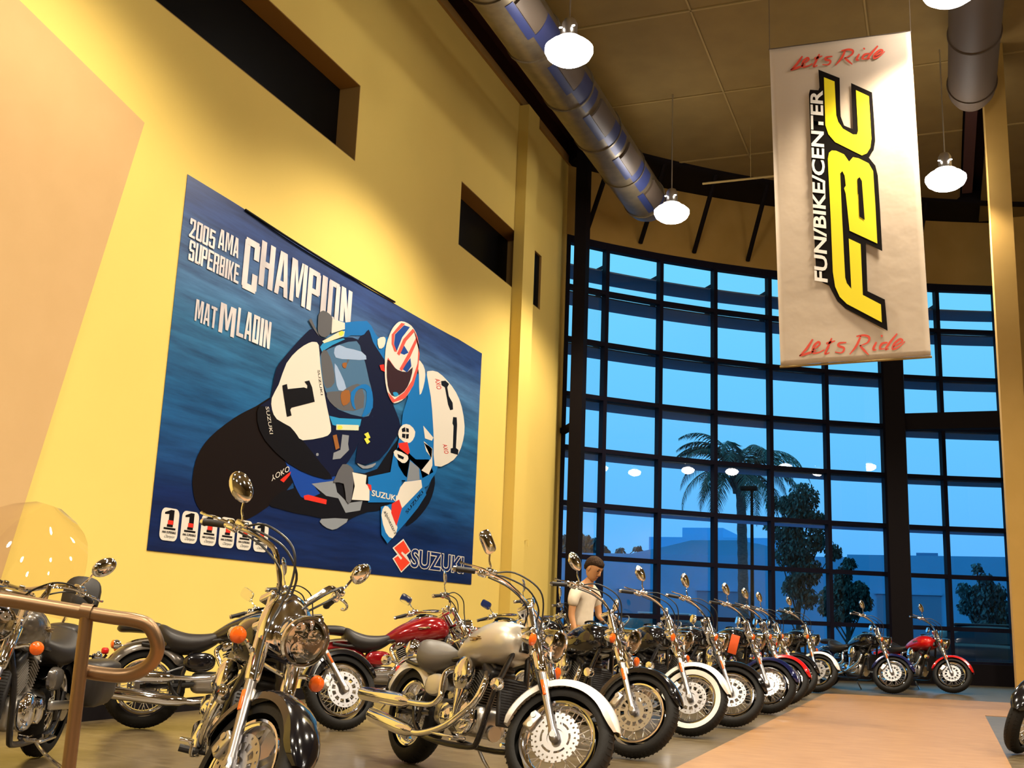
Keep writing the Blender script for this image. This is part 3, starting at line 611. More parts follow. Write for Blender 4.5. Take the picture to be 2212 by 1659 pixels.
# champion badges
g0 = wp(*zc(150,858)); g1 = wp(*zc(135,1065)); gl = wp(*zc(735,955)); gw = wp(*zc(262,875)).y - g0.y
for i in range(6):
    y0 = g0.y + (gl.y - g0.y)*i/5; z1 = g0.z; z0 = g1.z; hh = z1-z0
    def rr_(y0, y1, z0, z1, r, x, mm, nm, par):
        pts = []
        for (cy, cz, a0) in ((y1-r, z1-r, 0), (y0+r, z1-r, 90), (y0+r, z0+r, 180), (y1-r, z0+r, 270)):
            for j in range(5): a = R(a0+22.5*j); pts.append(Vector((x, cy+r*math.cos(a), cz+r*math.sin(a))))
        q = MB(); q.add(pts, [tuple(range(len(pts)))]); return q.build(nm, mm, par, sharp=0)
    bd = rr_(y0, y0+gw, z0, z1, .06, XP+.0016, WHT, 'champion_badge', poster)
    q = MB(); x = XP+.003; c = y0+gw*.52
    for a, b_, c0, c1 in ((c-.045, c+.045, .42, .5), (c-.09, c+.09, .34, .40)):
        q.add([(x, a, z0+hh*c0), (x, b_, z0+hh*c0), (x, b_, z0+hh*c1), (x, a, z0+hh*c1)], [(0,1,2,3)])
    q.build('badge_mark', BLK, bd, sharp=0)
    n1 = MB(); zz = lambda k: z0+hh*k; n1.add([(x, c-.025, zz(.5)), (x, c+.05, zz(.5)), (x, c+.05, zz(.95)), (x, c-.005, zz(.95)), (x, c-.09, zz(.86)), (x, c-.09, zz(.80)), (x, c-.025, zz(.82))], [(0,1,2,3,4,5,6)]); nm_ = n1.build('badge_number', BLK, bd, sharp=0); earfill(nm_.data)
    q = MB(); q.add([(x+.001, c-.035, z0+hh*.50), (x+.001, c+.045, z0+hh*.50), (x+.001, c+.045, z0+hh*.63), (x+.001, c-.035, z0+hh*.63)], [(0,1,2,3)]); q.build('badge_mark', RED, bd, sharp=0)
    fit_text('badge_lettering', 'AMA SUPERBIKE', Vector((x, y0+.03, z0+hh*.22)), Vector((0, gw-.06, 0)), Vector((0, 0, hh*.075)), BLK, bd, .03)
    fit_text('badge_lettering', 'Champion', Vector((x, y0+.06, z0+hh*.06)), Vector((0, gw-.12, 0)), Vector((0, .03, hh*.12)), BLK, bd, .0)
# maker's mark, lower right
picture_parent = picture
picture = poster
LR = pm('logo_red', (0.85, 0.06, 0.02)); LB = pm('logo_blue', (0.006, 0.02, 0.12))
S_ = [(540,118),(582,190),(553,212),(530,192),(524,204),(582,268),(525,326),(476,240),(502,222),(522,248),(532,236),(476,168)]
pic('logo_outline', [(zd, [(540,106),(592,190),(562,218),(592,270),(525,336),(466,240),(498,212),(466,168)], 0)], WHT, 2)
pic('logo', [(zd, S_, 0)], LR, 3)
picture = picture_parent
wtext('logo_lettering', 'SUZUKI', zd(590,165), zd(588,300), zd(952,228), zd(946,350), WHT, 2, .055)
wtext('logo_lettering', 'SUZUKI', zd(594,171), zd(592,294), zd(948,233), zd(942,344), LB, 3, .012)
# small lettering on the picture: A lower-left corner, X along the text, Y up the letters, all as photo points
def ptext(txt, a, x, y, m, k, bold=.02):
    A = wp(*a, .0012*k); X = wp(*x, .0012*k) - A; Y = wp(*y, .0012*k) - A
    fit_text('print_lettering', txt, A, X, Y, m, picture, bold)
ptext('SUZUKI', zb(1608,500), zb(1815,545), zb(1612,450), WHT, 13)
ptext('SUZUKI', za(600,670), za(635,930), za(622,668), BLK, 12, .0)
ptext('SUZUKI', za(60,1050), za(105,1335), za(95,1050), WHT, 12, .0)
ptext('SUZUKI', zb(1900,650), zb(2035,475), zb(1885,630), BLK, 14, .0)
ptext('alpinestars', zb(1700,635), zb(1790,820), zb(1730,620), BLK, 14, .0)
ptext('YOKO', zb(785,335), zb(935,250), zb(790,380), WHT, 4, .0)
ptext('AXO', za(1820,760), za(1840,870), za(1870,760), RED, 13, .0)
ptext('AXO', za(1900,1440), za(1920,1540), za(1945,1440), RED, 13, .0)

# ------------------------------------------------------------------ hanging banner
YB = 12.5
def bp_(px, py, off=0.0): p = on(px, py, 1, YB); return Vector((p.x, YB - .012 - off, p.z))
banner = empty('hanging_banner', (0, 0, 0)); tag(banner, 'tall white cloth banner with yellow FBC lettering hanging from the ceiling', 'banner')
tl, tr, br, bl = [on(*p, 1, YB) for p in ((1662,107), (1967,68), (2011,768), (1686,790))]
vs = []; fs = []; NX, NZ = 24, 60
def foldy(u, v): return .006*math.sin(u*9+v*2.0)*(.3+v) + .012*math.sin(u*23+v*5)*(abs(u-.5)*1.6)**2
for j in range(NZ+1):
    for i in range(NX+1):
        u, v = i/NX, j/NZ
        p = tl.lerp(tr, u).lerp(bl.lerp(br, u), v); vs.append((p.x, YB + .004 + foldy(u, v), p.z))
for j in range(NZ):
    for i in range(NX): a = j*(NX+1)+i; fs.append((a, a+1, a+NX+2, a+NX+1))
me = bpy.data.meshes.new('cloth'); me.from_pydata(vs, [], fs); me.update(); me.shade_smooth()
cl_m = mat('banner_cloth', (0.50, 0.40, 0.30), 0.6, bump=(3, .5, .02)); me.materials.append(cl_m)
cl = link('cloth', me, banner); md = cl.modifiers.new('thick', 'SOLIDIFY'); md.thickness = .002
q = MB(); q.tube([bl + Vector((-.01, .02, -.01)), br + Vector((.01, .02, -.01))], .014, 8); q.build('bottom_rod', M['seam'], banner)
q = MB(); q.tube([tl + Vector((-.01, .02, .01)), tr + Vector((.01, .02, .01))], .012, 8); q.build('top_rod', M['grille'], banner)
for p in (tl, tr):
    q = MB(); q.tube([p + Vector((0, .02, 0)), (p.x, YB+.02, ZC)], .004, 5); q.build('hanging_wire', M['grille'], banner)
def ba(x, y): return (1650 + x/4.1475, 60 + y/4.1475)
def bb(x, y): return (1650 + x/4.1475, 420 + y/4.1475)
def bpoly(name, polys, m, k):
    for pts in polys:
        me = bpy.data.meshes.new(name); me.from_pydata([bp_(a, b_, .004*k) for a, b_ in pts], [], [tuple(range(len(pts)))]); me.update(); earfill(me); me.materials.append(m); link(name, me, banner)
INK = mat('banner_black', (0.006, 0.004, 0.003), .8, spec=.08); FY = mat('banner_yellow', (0.80, 0.66, 0.0), .6); FR = mat('banner_red', (0.62, 0.05, 0.02), .6); FW = mat('banner_white', (0.85, 0.80, 0.74), .6)
A_ = lambda *p: [ba(*t) for t in p]; B_ = lambda *p: [bb(*t) for t in p]
outline = A_((490,380),(680,455),(685,700),(690,800),(720,880),(800,915),(782,500),(970,585),(990,850),(998,1020),(985,1100),(940,1165),(1000,1240),(1022,1330),(1040,1600)) + \
          B_((1045,200),(1062,512),(915,440),(930,870),(1085,945),(1110,1225),(730,1025),(660,960),(610,870),(585,820),(540,800),(490,770),(470,700),(455,420),(440,0)) + \
          A_((432,1300),(420,1000),(405,600),(415,560),(490,565),(500,540))
bpoly('logo_outline', [outline], INK, 1)
bpoly('logo_letter', [A_((540,450),(635,488),(650,790),(668,850),(710,910),(800,962),(835,962),(845,930),(826,565),(942,620),(965,1000),(955,1080),(925,1130),(880,1150),(640,1030),(580,960),(553,880)),
                      A_((610,1105),(650,1108),(720,1140),(765,1205),(800,1165),(850,1175),(940,1220),(980,1290),(1000,1600)) + B_((1018,445),(770,330),(735,0),(720,-50)) + A_((700,1300),(712,1400))[:0] + A_((735,1420),(725,1330),(705,1290),(685,1310),(690,1420),(700,1659)) + B_((712,400),(722,600),(730,750),(745,800),(785,850),(762,400),(868,450),(888,905),(1050,990),(1058,1150),(745,985),(680,920),(640,830),(620,700),(600,200),(590,0)) + A_((580,1300),(575,1180),(585,1125))], FY, 2)
bpoly('logo_counter', [A_((840,1360),(860,1345),(880,1380),(900,1659)) + B_((905,235),(858,205),(850,0)) + A_((845,1500))], INK, 3)
q0 = bp_(*bb(575,795), .010); X_ = bp_(*ba(530,570), .010) - q0; Y_ = bp_(*bb(492,740), .010) - q0
Y_ = (bp_(*ba(415,600), .010) - bp_(*ba(530,610), .010))
fit_text('small_lettering', 'FUN/BIKE/CENTER', q0, X_, Y_, FW, banner, .025)
# brush script, drawn as strokes
def ribbon(q, pts, w, fn, off):
    P = [Vector((*p, 0)) for p in pts]; P, _ = catmull(P, 5) if len(P) > 2 else ([P[0].lerp(P[1], t/4) for t in range(5)], None)
    L = []; n = len(P)
    for i, p in enumerate(P):
        t = (P[min(i+1, n-1)] - P[max(i-1, 0)]).normalized(); nr = Vector((-t.y, t.x, 0)); ww = w*(.45 + .55*math.sin(PI*min(1, (i+1)/n*1.1)))
        L.append((p + nr*ww, p - nr*ww))
    vs = []
    for a, b_ in L: vs += [fn(a.x, a.y, off), fn(b_.x, b_.y, off)]
    q.add(vs, [(2*i, 2*i+1, 2*i+3, 2*i+2) for i in range(n-1)])
LETS = [[(440,1300),(380,1390),(320,1450)], [(320,1450),(400,1425),(470,1400)], [(440,1395),(500,1350),(490,1325),(450,1360),(440,1420),(490,1420),(540,1395)], [(610,1290),(580,1360),(550,1430),(590,1420)], [(560,1340),(640,1315)],
        [(740,1330),(680,1335),(670,1360),(720,1380),(700,1420),(640,1415)], [(870,1270),(830,1360),(770,1435)], [(830,1275),(900,1265),(945,1285),(930,1330),(860,1360)], [(860,1355),(900,1400),(940,1440)],
        [(1010,1325),(980,1390),(1010,1395)], [(1050,1275),(1065,1265)], [(1110,1330),(1060,1340),(1040,1385),(1080,1385)], [(1195,1250),(1130,1330),(1090,1390),(1120,1385)],
        [(1160,1370),(1240,1320),(1220,1300),(1170,1340),(1155,1390),(1210,1370),(1265,1320)]]
q = MB()
for st in LETS: ribbon(q, [bb(*t) for t in st], 2.6, bp_, .004)
q.build('script_lettering', FR, banner, sharp=0)
q = MB()
def up(t):     # the same words at the top of the banner
    x, y = t; u = (x-320)/945; v = (y-1250)/200
    return ba(235 + u*860, 262 + v*128 - u*112 + 8)
def upc(t):
    x, y = t; u = (x-320)/945; base = 1450 - u*75; return ba(240 + u*845, 385 - u*125 - (base - y)*.78)
for st in LETS: ribbon(q, [upc(t) for t in st], 2.5, bp_, .004)
q.build('script_lettering', FR, banner, sharp=0)

# ------------------------------------------------------------------ cruiser motorcycles
# bike frame: x forward from under the rear axle, y to the rider's left, z up
WB = 1.66; RAKE = R(32); RF = .335; RR = .335
FU = Vector((-math.sin(RAKE), 0, math.cos(RAKE)))       # up along the fork
AXF = Vector((WB, 0, RF))
STP = AXF + FU*.7 + Vector((-.06, 0, -.035))             # a point on the steering axis
MC = {}
def cached(key, fn, m, sharp=35):
    if key not in MC:
        q = fn(); me = q.mesh(key, sharp)
        for k in (m if isinstance(m, (list, tuple)) else [m]): me.materials.append(k)
        MC[key] = me
    return MC[key]
def tyre(r, w, c):
    q = MB(); a = []
    for i in range(15):
        t = -PI*.62 + PI*1.24*i/14
        a.append((r - w*.86 + w*.86*math.cos(t), w*math.sin(t)))
    q.lathe(a, c, n=48)
    # tread grooves stand as small raised blocks on the shoulder
    for i in range(56):
        t = 2*PI*i/56
        for s in (-1, 1):
            rr = r - w*.86 + w*.86*math.cos(.55); p = Vector((rr*math.sin(t), s*w*math.sin(.55)*1.0, rr*math.cos(t))) + Vector(c)
            rot = Matrix.Rotation(t, 3, 'Y') @ Matrix.Rotation(s*-.62, 3, 'X')
            q.box(p, (.010, .034, .003), rot)
    return q
def rim(r, w, c):
    q = MB(); q.lathe([(r-.012, -w*.8), (r, -w*.82), (r-.004, -w*.74), (r-.026, -w*.62), (r-.036, -w*.3), (r-.036, w*.3), (r-.026, w*.62), (r-.004, w*.74), (r, w*.82), (r-.012, w*.8)], c, n=48); return q
def hub(c, w=.07):
    q = MB(); q.lathe([(.001, -w-.015), (.022, -w-.015), (.026, -w), (.052, -w), (.055, -w+.012), (.034, -w*.45), (.034, w*.45), (.055, w-.012), (.052, w), (.026, w), (.022, w+.015), (.001, w+.015)], c, n=24); return q
def spokes(r, c, w=.055, n=40):
    q = MB(); c = Vector(c)
    for i in range(n):
        s = 1 if i % 2 else -1; t = 2*PI*i/n; d = .62 if (i//2) % 2 else -.62
        q.tube([c + Vector((.048*math.sin(t+d*1.6), s*w, .048*math.cos(t+d*1.6))), c + Vector((r*math.sin(t), s*.006, r*math.cos(t)))], .0032, 4, cap=False)
    return q
def disc(c, y, r0, r1, kind):
    """drilled or slotted brake disc, a real plate with its openings"""
    q = MB(); c = Vector(c); N = 72
    rad = [r0, r0+(r1-r0)*.22, r0+(r1-r0)*.30, r0+(r1-r0)*.62, r0+(r1-r0)*.70, r1-.035, r1-.022, r1-.011, r1] if kind == 'slots' else [r0, r0+.02, r0+.03, r1-.055, r1-.044, r1-.034, r1-.022, r1-.011, r1]
    def keep(i, j):
        if kind == 'slots':
            if i in (2,) and (j % 6) < 4: return False
            if i == 6 and j % 4 == 0: return False
            return True
        if i in (2,) and (j % 12) < 9: return False
        if i == 5 and j % 3 == 0: return False
        if i == 7 and j % 3 == 1: return False
        return True
    for y0, y1 in ((y-.003, y+.003),):
        for i in range(len(rad)-1):
            for j in range(N):
                if not keep(i, j): continue
                t0, t1 = 2*PI*j/N, 2*PI*(j+1)/N
                P = [(rad[i], t0), (rad[i+1], t0), (rad[i+1], t1), (rad[i], t1)]
                v = [c + Vector((a*math.sin(t), yy, a*math.cos(t))) for yy in (y0, y1) for a, t in P]
                q.add(v, [(0,1,2,3), (4,7,6,5), (0,4,5,1), (1,5,6,2), (2,6,7,3), (3,7,4,0)])
    return q
def alloy(c, r, n=7):
    q = MB(); c = Vector(c)
    for i in range(n):
        t = 2*PI*i/n; rot = Matrix.Rotation(t, 3, 'Y')
        q.loft([[c + rot @ Vector((x*.5*wd, y*.6, h)) for x, y in ((-.05, -.05), (.05, -.05), (.05, .05), (-.05, .05))] for h, wd in ((.03, 1.0), (.10, .75), (r-.02, .62), (r, .9))])
    q.lathe([(.001, -.04), (.045, -.04), (.05, -.03), (.05, .03), (.045, .04), (.001, .04)], c, n=20); return q
def fender(rad, hw, a0, a1, c, depth=.05, tip=.0, n=26):
    """arch of sheet metal round a wheel; angle measured from straight forward, over the top"""
    q = MB(); c = Vector(c); th = .004; K = 10
    def ring(a, f, off):
        o = []; w = hw*f
        for k in range(K+1):
            t = -PI/2 + PI*k/K
            y = w*math.sin(t); dr = depth*(math.cos(t)**.55 if math.cos(t) > 0 else 0)
            o.append((rad - depth*f + dr*f + off, y))
        return [c + Vector((r_*math.cos(a), y, r_*math.sin(a))) for r_, y in o]
    rings = []
    for i in range(n+1):
        u = i/n; a = R(a0 + (a1-a0)*u); f = min(1, .45 + 2.6*math.sqrt(min(u, .2))*1.0) if u < .2 else 1
        f = max(.45, min(1, (.35 + (u/.1)**.5*.65) if u < .1 else 1)); f2 = max(.5, min(1, (.5 + ((1-u)/.06)**.5*.5) if u > .94 else 1)); f = min(f, f2)
        outer = ring(a, f, 0); inner = ring(a, f, -th)
        rings.append(outer + inner[::-1])
    q.loft(rings); return q
def secloft(secs, n=24, e=2.4):
    """secs: (x, z centre, half height, half width, tilt)"""
    q = MB(); rings = []
    for s in secs:
        x, z, hz, hy = s[:4]; ex = s[4] if len(s) > 4 else e
        rings.append([Vector((x, y, z + zz)) for y, zz in sellipse(n, hy, hz, ex)])
    q.loft(rings); return q
def smooth_secs(secs, k=4):
    out = []; n = len(secs)
    for i in range(n-1):
        p0, p1, p2, p3 = secs[max(i-1,0)], secs[i], secs[i+1], secs[min(i+2,n-1)]
        for j in range(k):
            t = j/k; out.append(tuple(.5*((2*b)+(c-a)*t+(2*a-5*b+4*c-d)*t*t+(3*b-a-3*c+d)*t**3) for a,b,c,d in zip(p0,p1,p2,p3)))
    out.append(secs[-1]); return out
def g_tank():
    return secloft(smooth_secs([(.47,.755,.012,.03),(.53,.765,.042,.08),(.64,.79,.095,.13),(.78,.825,.13,.168),(.93,.855,.145,.188),(1.05,.868,.136,.178),(1.14,.87,.11,.142),(1.19,.866,.062,.09),(1.20,.864,.01,.02)]), 28, 2.3)
def g_seat(two=False):
    s = [(.60,.765,.02,.05),(.56,.75,.05,.09),(.45,.71,.075,.15),(.32,.695,.09,.19),(.20,.715,.10,.195),(.12,.755,.095,.165),(.07,.78,.07,.12),(.055,.79,.01,.03)]
    return secloft(smooth_secs(s), 24, 2.6)
def g_pillion():
    s = [(.10,.80,.01,.03),(.08,.815,.045,.10),(-.02,.825,.05,.105),(-.15,.825,.045,.095),(-.24,.815,.035,.075),(-.27,.81,.01,.02)]
    return secloft(smooth_secs(s), 20, 2.6)
def g_fork_slider(s):
    q = MB(); o = Vector((0, s*.105, 0)); A = AXF + o
    pts = [A - FU*.035, A - FU*.02, A + FU*.03, A + FU*.05, A + FU*.40, A + FU*.415]
    q.tube(pts, [.022, .030, .030, .024, .026, .022], 14); q.tube([A + Vector((0, s*.03, 0)), A - Vector((0, s*.02, 0))], .019, 12); return q
def g_fork_cover(s):
    q = MB(); A = AXF + Vector((0, s*.105, 0)); q.tube([A + FU*.40, A + FU*.41, A + FU*.45, A + FU*.66, A + FU*.67], [.026, .034, .037, .037, .030], 14); return q
def g_fork_tube(s):
    q = MB(); A = AXF + Vector((0, s*.105, 0)); q.tube([A + FU*.66, A + FU*.86, A + FU*.865, A + FU*.885], [.026, .026, .030, .022], 14); return q
ZROT = Matrix.Rotation(-RAKE, 3, 'Y')
def g_clamp():
    q = MB()
    for h in (.69, .845): q.rbox(AXF + FU*h - Vector((.03, 0, 0)), (.10, .27, .035), .012, ZROT)
    q.tube([AXF + FU*.66 - Vector((.055,0,0)), AXF + FU*.86 - Vector((.055,0,0))], .03, 12); return q
HL = Vector((1.40, 0, .905))
def g_bucket():
    q = MB(); q.lathe([(.001, -.14), (.03, -.138), (.062, -.11), (.085, -.06), (.096, -.01), (.102, .02), (.106, .03), (.106, .042), (.098, .05), (.094, .042), (.088, .03)], HL, (1, 0, -.10), 32); return q
def g_reflector():
    q = MB(); ax = Vector((1, 0, -.10)).normalized(); q.lathe([(.092, .030), (.075, .0), (.05, -.025), (.02, -.04), (.001, -.042)], HL, ax, 32)
    for y, z, r_ in ((-.036, .034, .032), (.036, .034, .032), (0, -.04, .034), (0, .0, .018)):
        q.lathe([(r_, .024), (r_*.8, .0), (r_*.45, -.012), (r_*.25, .004), (.001, .008)], HL + Vector((0, y, z)), ax, 16)
    return q
def g_lens():
    q = MB(); q.lathe([(.093, .038), (.08, .052), (.05, .064), (.001, .070)], HL, (1, 0, -.10), 32); return q
def g_bars(s, rise):
    q = MB(); q.tube([(1.17, 0, 1.095-rise), (1.17, s*.07, 1.10-rise*.9), (1.15, s*.13, 1.125-rise*.45), (1.12, s*.19, 1.155), (1.06, s*.27, 1.172), (.98, s*.335, 1.170), (.89, s*.385, 1.150)], .0135, 10, smooth=4); return q
def g_riser():
    q = MB()
    for s in (-1, 1): q.tube([(1.195, s*.045, 1.03), (1.172, s*.045, 1.085)], .02, 10); q.rbox((1.17, s*.045, 1.10), (.045, .035, .04), .008)
    return q
def g_grip(s):
    q = MB(); a, b_ = Vector((.895, s*.383, 1.151)), Vector((.785, s*.432, 1.120)); d = (b_-a).normalized()
    q.tube([a, a + d*.004, b_ - d*.01, b_], [.014, .018, .018, .021], 12); return q
def g_grip_end(s):
    q = MB(); a, b_ = Vector((.895, s*.383, 1.151)), Vector((.785, s*.432, 1.120)); d = (b_-a).normalized(); q.tube([b_, b_ + d*.018, b_ + d*.024], [.020, .017, .004], 12); return q
def g_control(s):
    q = MB(); c = Vector((.935, s*.362, 1.162)); d = Vector((-.87, s*.40, -.25)).normalized()
    q.rbox(c, (.06, .045, .052), .012, Matrix.Rotation(s*-.45, 3, 'Z')); q.rbox(c + Vector((.045, -s*.02, .025)), (.075, .05, .032), .012, Matrix.Rotation(s*-.45, 3, 'Z'))
    q.tube([c + Vector((.05, 0, .0)), c + Vector((.055, s*.04, -.004)), c + Vector((-.0, s*.095, -.012)), c + Vector((-.06, s*.125, -.022)), c + Vector((-.10, s*.135, -.02))], [.008, .008, .007, .006, .009], 8, smooth=3); return q
def MIR(s): return Vector((.94, s*.405, 1.315))
def MROT(s):
    L = Vector((-.42, s*.67, .61)).normalized(); N = Vector((.83, s*.5, .12)); N = (N - L*N.dot(L)).normalized(); Z = N.cross(L)
    return Matrix((N, L, Z)).transposed()
def g_mirror_stem(s):
    c = Vector((.965, s*.345, 1.185)); q = MB(); q.tube([c, c + Vector((.005, s*.012, .03)), c + Vector((-.012, s*.03, .06)), c + Vector((-.022, s*.045, .105)), MIR(s) + Vector((0, 0, -.01))], .0065, 8, smooth=3); return q
def g_mirror(s, kind):
    c = MIR(s) + MROT(s) @ Vector((0, .045, 0)); rot = MROT(s); q = MB()
    if kind == 'round': q.ell(c, (.026, .085, .055), 24, 10, rot)
    else:
        q.loft([[c + rot @ Vector((x, y, z)) for y, z in sellipse(24, a*.078, a*.05, 4)] for x, a in ((-.006, .97), (-.006, .97), (.0, 1.0), (.006, .98), (.02, .72), (.026, .3))])
    return q
def g_mirror_glass(s, kind):
    c = MIR(s) + MROT(s) @ Vector((0, .045, 0)); rot = MROT(s); q = MB()
    if kind == 'round': q.loft([[c + rot @ Vector((x, y, z)) for y, z in sellipse(24, a*.072, a*.046, 2)] for x, a in ((-.017, 1), (-.0265, .96), (-.027, .3))])
    else: q.loft([[c + rot @ Vector((x, y, z)) for y, z in sellipse(24, a*.07, a*.043, 4)] for x, a in ((-.006, 1), (-.008, .98), (-.0085, .3))])
    return q
def g_cables():
    q = MB()
    for s in (-1, 1):
        q.tube([(.965, s*.34, 1.165), (1.06, s*.30, 1.19), (1.20, s*.20, 1.18), (1.27, s*.10, 1.10), (1.25, s*.05, 1.0)], .006, 6, smooth=5)
        q.tube([(.97, s*.335, 1.15), (1.10, s*.26, 1.14), (1.215, s*.16, 1.08), (1.21, s*.09, .98)], .0055, 6, smooth=5)
    q.tube([(.985, -.335, 1.18), (1.12, -.30, 1.23), (1.28, -.20, 1.19), (1.33, -.13, 1.04), (1.36, -.125, .8), (1.50, -.125, .58)], .006, 6, smooth=6); return q
def g_signal_stalk(s):
    q = MB(); q.tube([(1.285, s*.08, .80), (1.315, s*.14, .815), (1.32, s*.19, .835)], .011, 8, smooth=2); q.lathe([(.001, -.05), (.022, -.045), (.036, -.02), (.041, .008), (.041, .014)], (1.345, s*.20, .84), (1, 0, 0), 16); return q
def g_signal_lens(s):
    q = MB(); q.lathe([(.040, .012), (.036, .028), (.02, .038), (.001, .041)], (1.345, s*.20, .84), (1, 0, 0), 18); return q
def g_light_bar():
    q = MB(); q.tube([(1.35, -.24, .82), (1.35, -.19, .82), (1.35, -.13, .79), (1.33, -.09, .775), (1.33, .09, .775), (1.35, .13, .79), (1.35, .19, .82), (1.35, .24, .82)], .011, 8, smooth=4); return q
def g_low_cup(s):
    q = MB(); q.lathe([(.001, -.05), (.022, -.045), (.036, -.02), (.041, .008), (.041, .014)], (1.36, s*.25, .82), (1, 0, 0), 16); return q
def g_low_lens(s):
    q = MB(); q.lathe([(.040, .012), (.036, .028), (.02, .038), (.001, .041)], (1.36, s*.25, .82), (1, 0, 0), 18); return q
def g_nacelle():
    q = MB(); rings = []
    for t, a, c_ in ((.60, .125, .05), (.62, .14, .07), (.70, .148, .085), (.78, .14, .082), (.85, .12, .07), (.90, .085, .05), (.925, .03, .02)):
        p = AXF + FU*t + Vector((.015, 0, 0)); rings.append([p + ZROT @ Vector((x, y, 0)) for x, y in sellipse(24, c_, a, 2.3)])
    q.loft(rings); return q
def g_reflector_strip(s):
    q = MB(); p = AXF + FU*.30 + Vector((.0, s*.13, 0)); q.rbox(p, (.022, .012, .10), .005, ZROT); return q
def g_fbrace():
    q = MB()
    for s in (-1, 1):
        q.rbox(AXF + FU*.33 + Vector((0, s*.095, 0)), (.07, .02, .06), .008, ZROT)
    return q
def g_caliper(s):
    q = MB(); p = AXF + FU*.09 + Vector((-.12, s*.075, -.02)); q.rbox(p, (.07, .06, .12), .015, Matrix.Rotation(.4, 3, 'Y')); q.tube([p + Vector((0, s*.033, .03)), p + Vector((0, s*.036, .03))], .018, 10); q.tube([p + Vector((0, s*.033, -.03)), p + Vector((0, s*.036, -.03))], .018, 10); return q
# body
def g_frame():
    q = MB()
    for s in (-1, 1):
        q.tube([(1.14, s*.03, .93), (1.17, s*.05, .84), (1.115, s*.12, .55), (1.06, s*.14, .27), (.95, s*.14, .20), (.45, s*.15, .20), (.25, s*.15, .28), (.18, s*.14, .45)], .019, 10, smooth=4)
        q.tube([(1.12, s*.03, .86), (.9, s*.05, .79), (.5, s*.10, .72), (.2, s*.14, .66), (-.05, s*.13, .68)], .016, 8, smooth=3)
        q.tube([(.38, s*.10, .70), (.30, s*.14, .45), (.28, s*.15, .28)], .016, 8)
    q.tube([(1.13, 0, .96), (1.20, 0, .82)], .036, 12)
    return q
def g_swingarm():
    q = MB()
    for s in (-1, 1):
        q.tube([(.40, s*.13, .36), (.2, s*.135, .345), (-.03, s*.135, RR)], .02, 8); q.tube([(.36, s*.12, .52), (.2, s*.13, .46), (-.02, s*.135, RR)], .014, 8)
        q.lathe([(.001, -.02), (.02, -.02), (.02, .02), (.001, .02)], (0, s*.15, RR), n=12)
    return q
def g_cylinder(a):
    q = MB(); q.cur = 0; c = Vector((.80, 0, .42)); rot = Matrix.Rotation(R(a), 3, 'Y'); u = rot @ Vector((0, 0, 1))
    q.rbox(c + u*.17, (.11, .12, .20), .03, rot)
    q.cur = 1
    for i in range(9): q.rbox(c + u*(.10 + .019*i), (.165 - .002*abs(i-4), .19, .006), .002, rot, 2)
    return q
def g_head(a):
    q = MB(); c = Vector((.80, 0, .42)); rot = Matrix.Rotation(R(a), 3, 'Y'); u = rot @ Vector((0, 0, 1))
    q.rbox(c + u*.305, (.15, .20, .07), .025, rot)
    q.rbox(c + u*.35, (.11, .16, .03), .012, rot); return q
def g_crankcase():
    q = MB(); q.rbox((.78, 0, .36), (.42, .24, .20), .06); q.rbox((.50, 0, .38), (.26, .22, .18), .06); q.tube([(1.0, 0, .30), (1.02, 0, .30)], .05, 12); return q
def g_case_cover(s):
    q = MB()
    q.lathe([(.001, .065), (.06, .062), (.095, .05), (.115, .025), (.118, 0)], (.84, s*.115, .375), (0, s, 0), 28)
    q.lathe([(.001, .05), (.05, .048), (.078, .035), (.085, .0)], (.62, s*.115, .365), (0, s, 0), 24)
    q.rbox((.73, s*.13, .365), (.26, .05, .13), .022); 
    for i in range(6): t = PI/3*i; q.lathe([(.001, .012), (.007, .010), (.008, 0)], (.84 + .10*math.cos(t), s*.145, .375 + .10*math.sin(t)), (0, s, 0), 8)
    return q
def g_air_cleaner():
    q = MB(); q.lathe([(.001, .058), (.04, .056), (.075, .044), (.10, .02), (.103, 0), (.09, -.03), (.06, -.05)], (.80, -.165, .635), (0, -1, 0), 28, scale=(1.12, .9))
    q.loft([[Vector((.80 + x, -.165 - d, .54 - h)) for x, d in sellipse(12, wx, .035, 2.3)] for h, wx in ((0, .075), (.05, .06), (.11, .045), (.16, .035))]); return q
def g_pipe(k):
    q = MB()
    if k == 0: q.tube([(.97, -.10, .66), (1.04, -.15, .60), (1.02, -.185, .48), (.90, -.20, .385), (.70, -.205, .285), (.45, -.21, .222), (.30, -.215, .22)], .022, 12, smooth=5)
    else: q.tube([(.60, -.09, .68), (.56, -.16, .63), (.60, -.195, .53), (.62, -.205, .47), (.55, -.21, .42), (.40, -.215, .405), (.2, -.215, .405)], .021, 12, smooth=5)
    return q
def g_muffler(k):
    q = MB()
    if k == 0: q.tube([(.36, -.215, .22), (.30, -.215, .222), (.20, -.22, .228), (-.22, -.235, .275), (-.24, -.235, .277)], [.022, .040, .049, .052, .047], 18)
    else: q.tube([(.24, -.215, .405), (.18, -.215, .405), (.10, -.22, .407), (-.42, -.235, .41), (-.44, -.235, .41)], [.021, .040, .048, .051, .046], 18)
    return q
def g_muffler_tip(k):
    q = MB(); a = Vector((-.24, -.235, .277)) if k == 0 else Vector((-.44, -.235, .41)); q.tube([a + Vector((-.0, 0, 0)), a + Vector((-.003, 0, 0))], .040, 16); return q
def g_radiator():
    q = MB(); rot = Matrix.Rotation(-R(12), 3, 'Y'); q.rbox((1.155, 0, .50), (.035, .22, .30), .01, rot)
    q.cur = 1
    for i in range(16): q.box(Vector((1.155, 0, .50)) + rot @ Vector((.019, 0, -.13 + .0173*i)), (.004, .19, .004), rot)
    return q
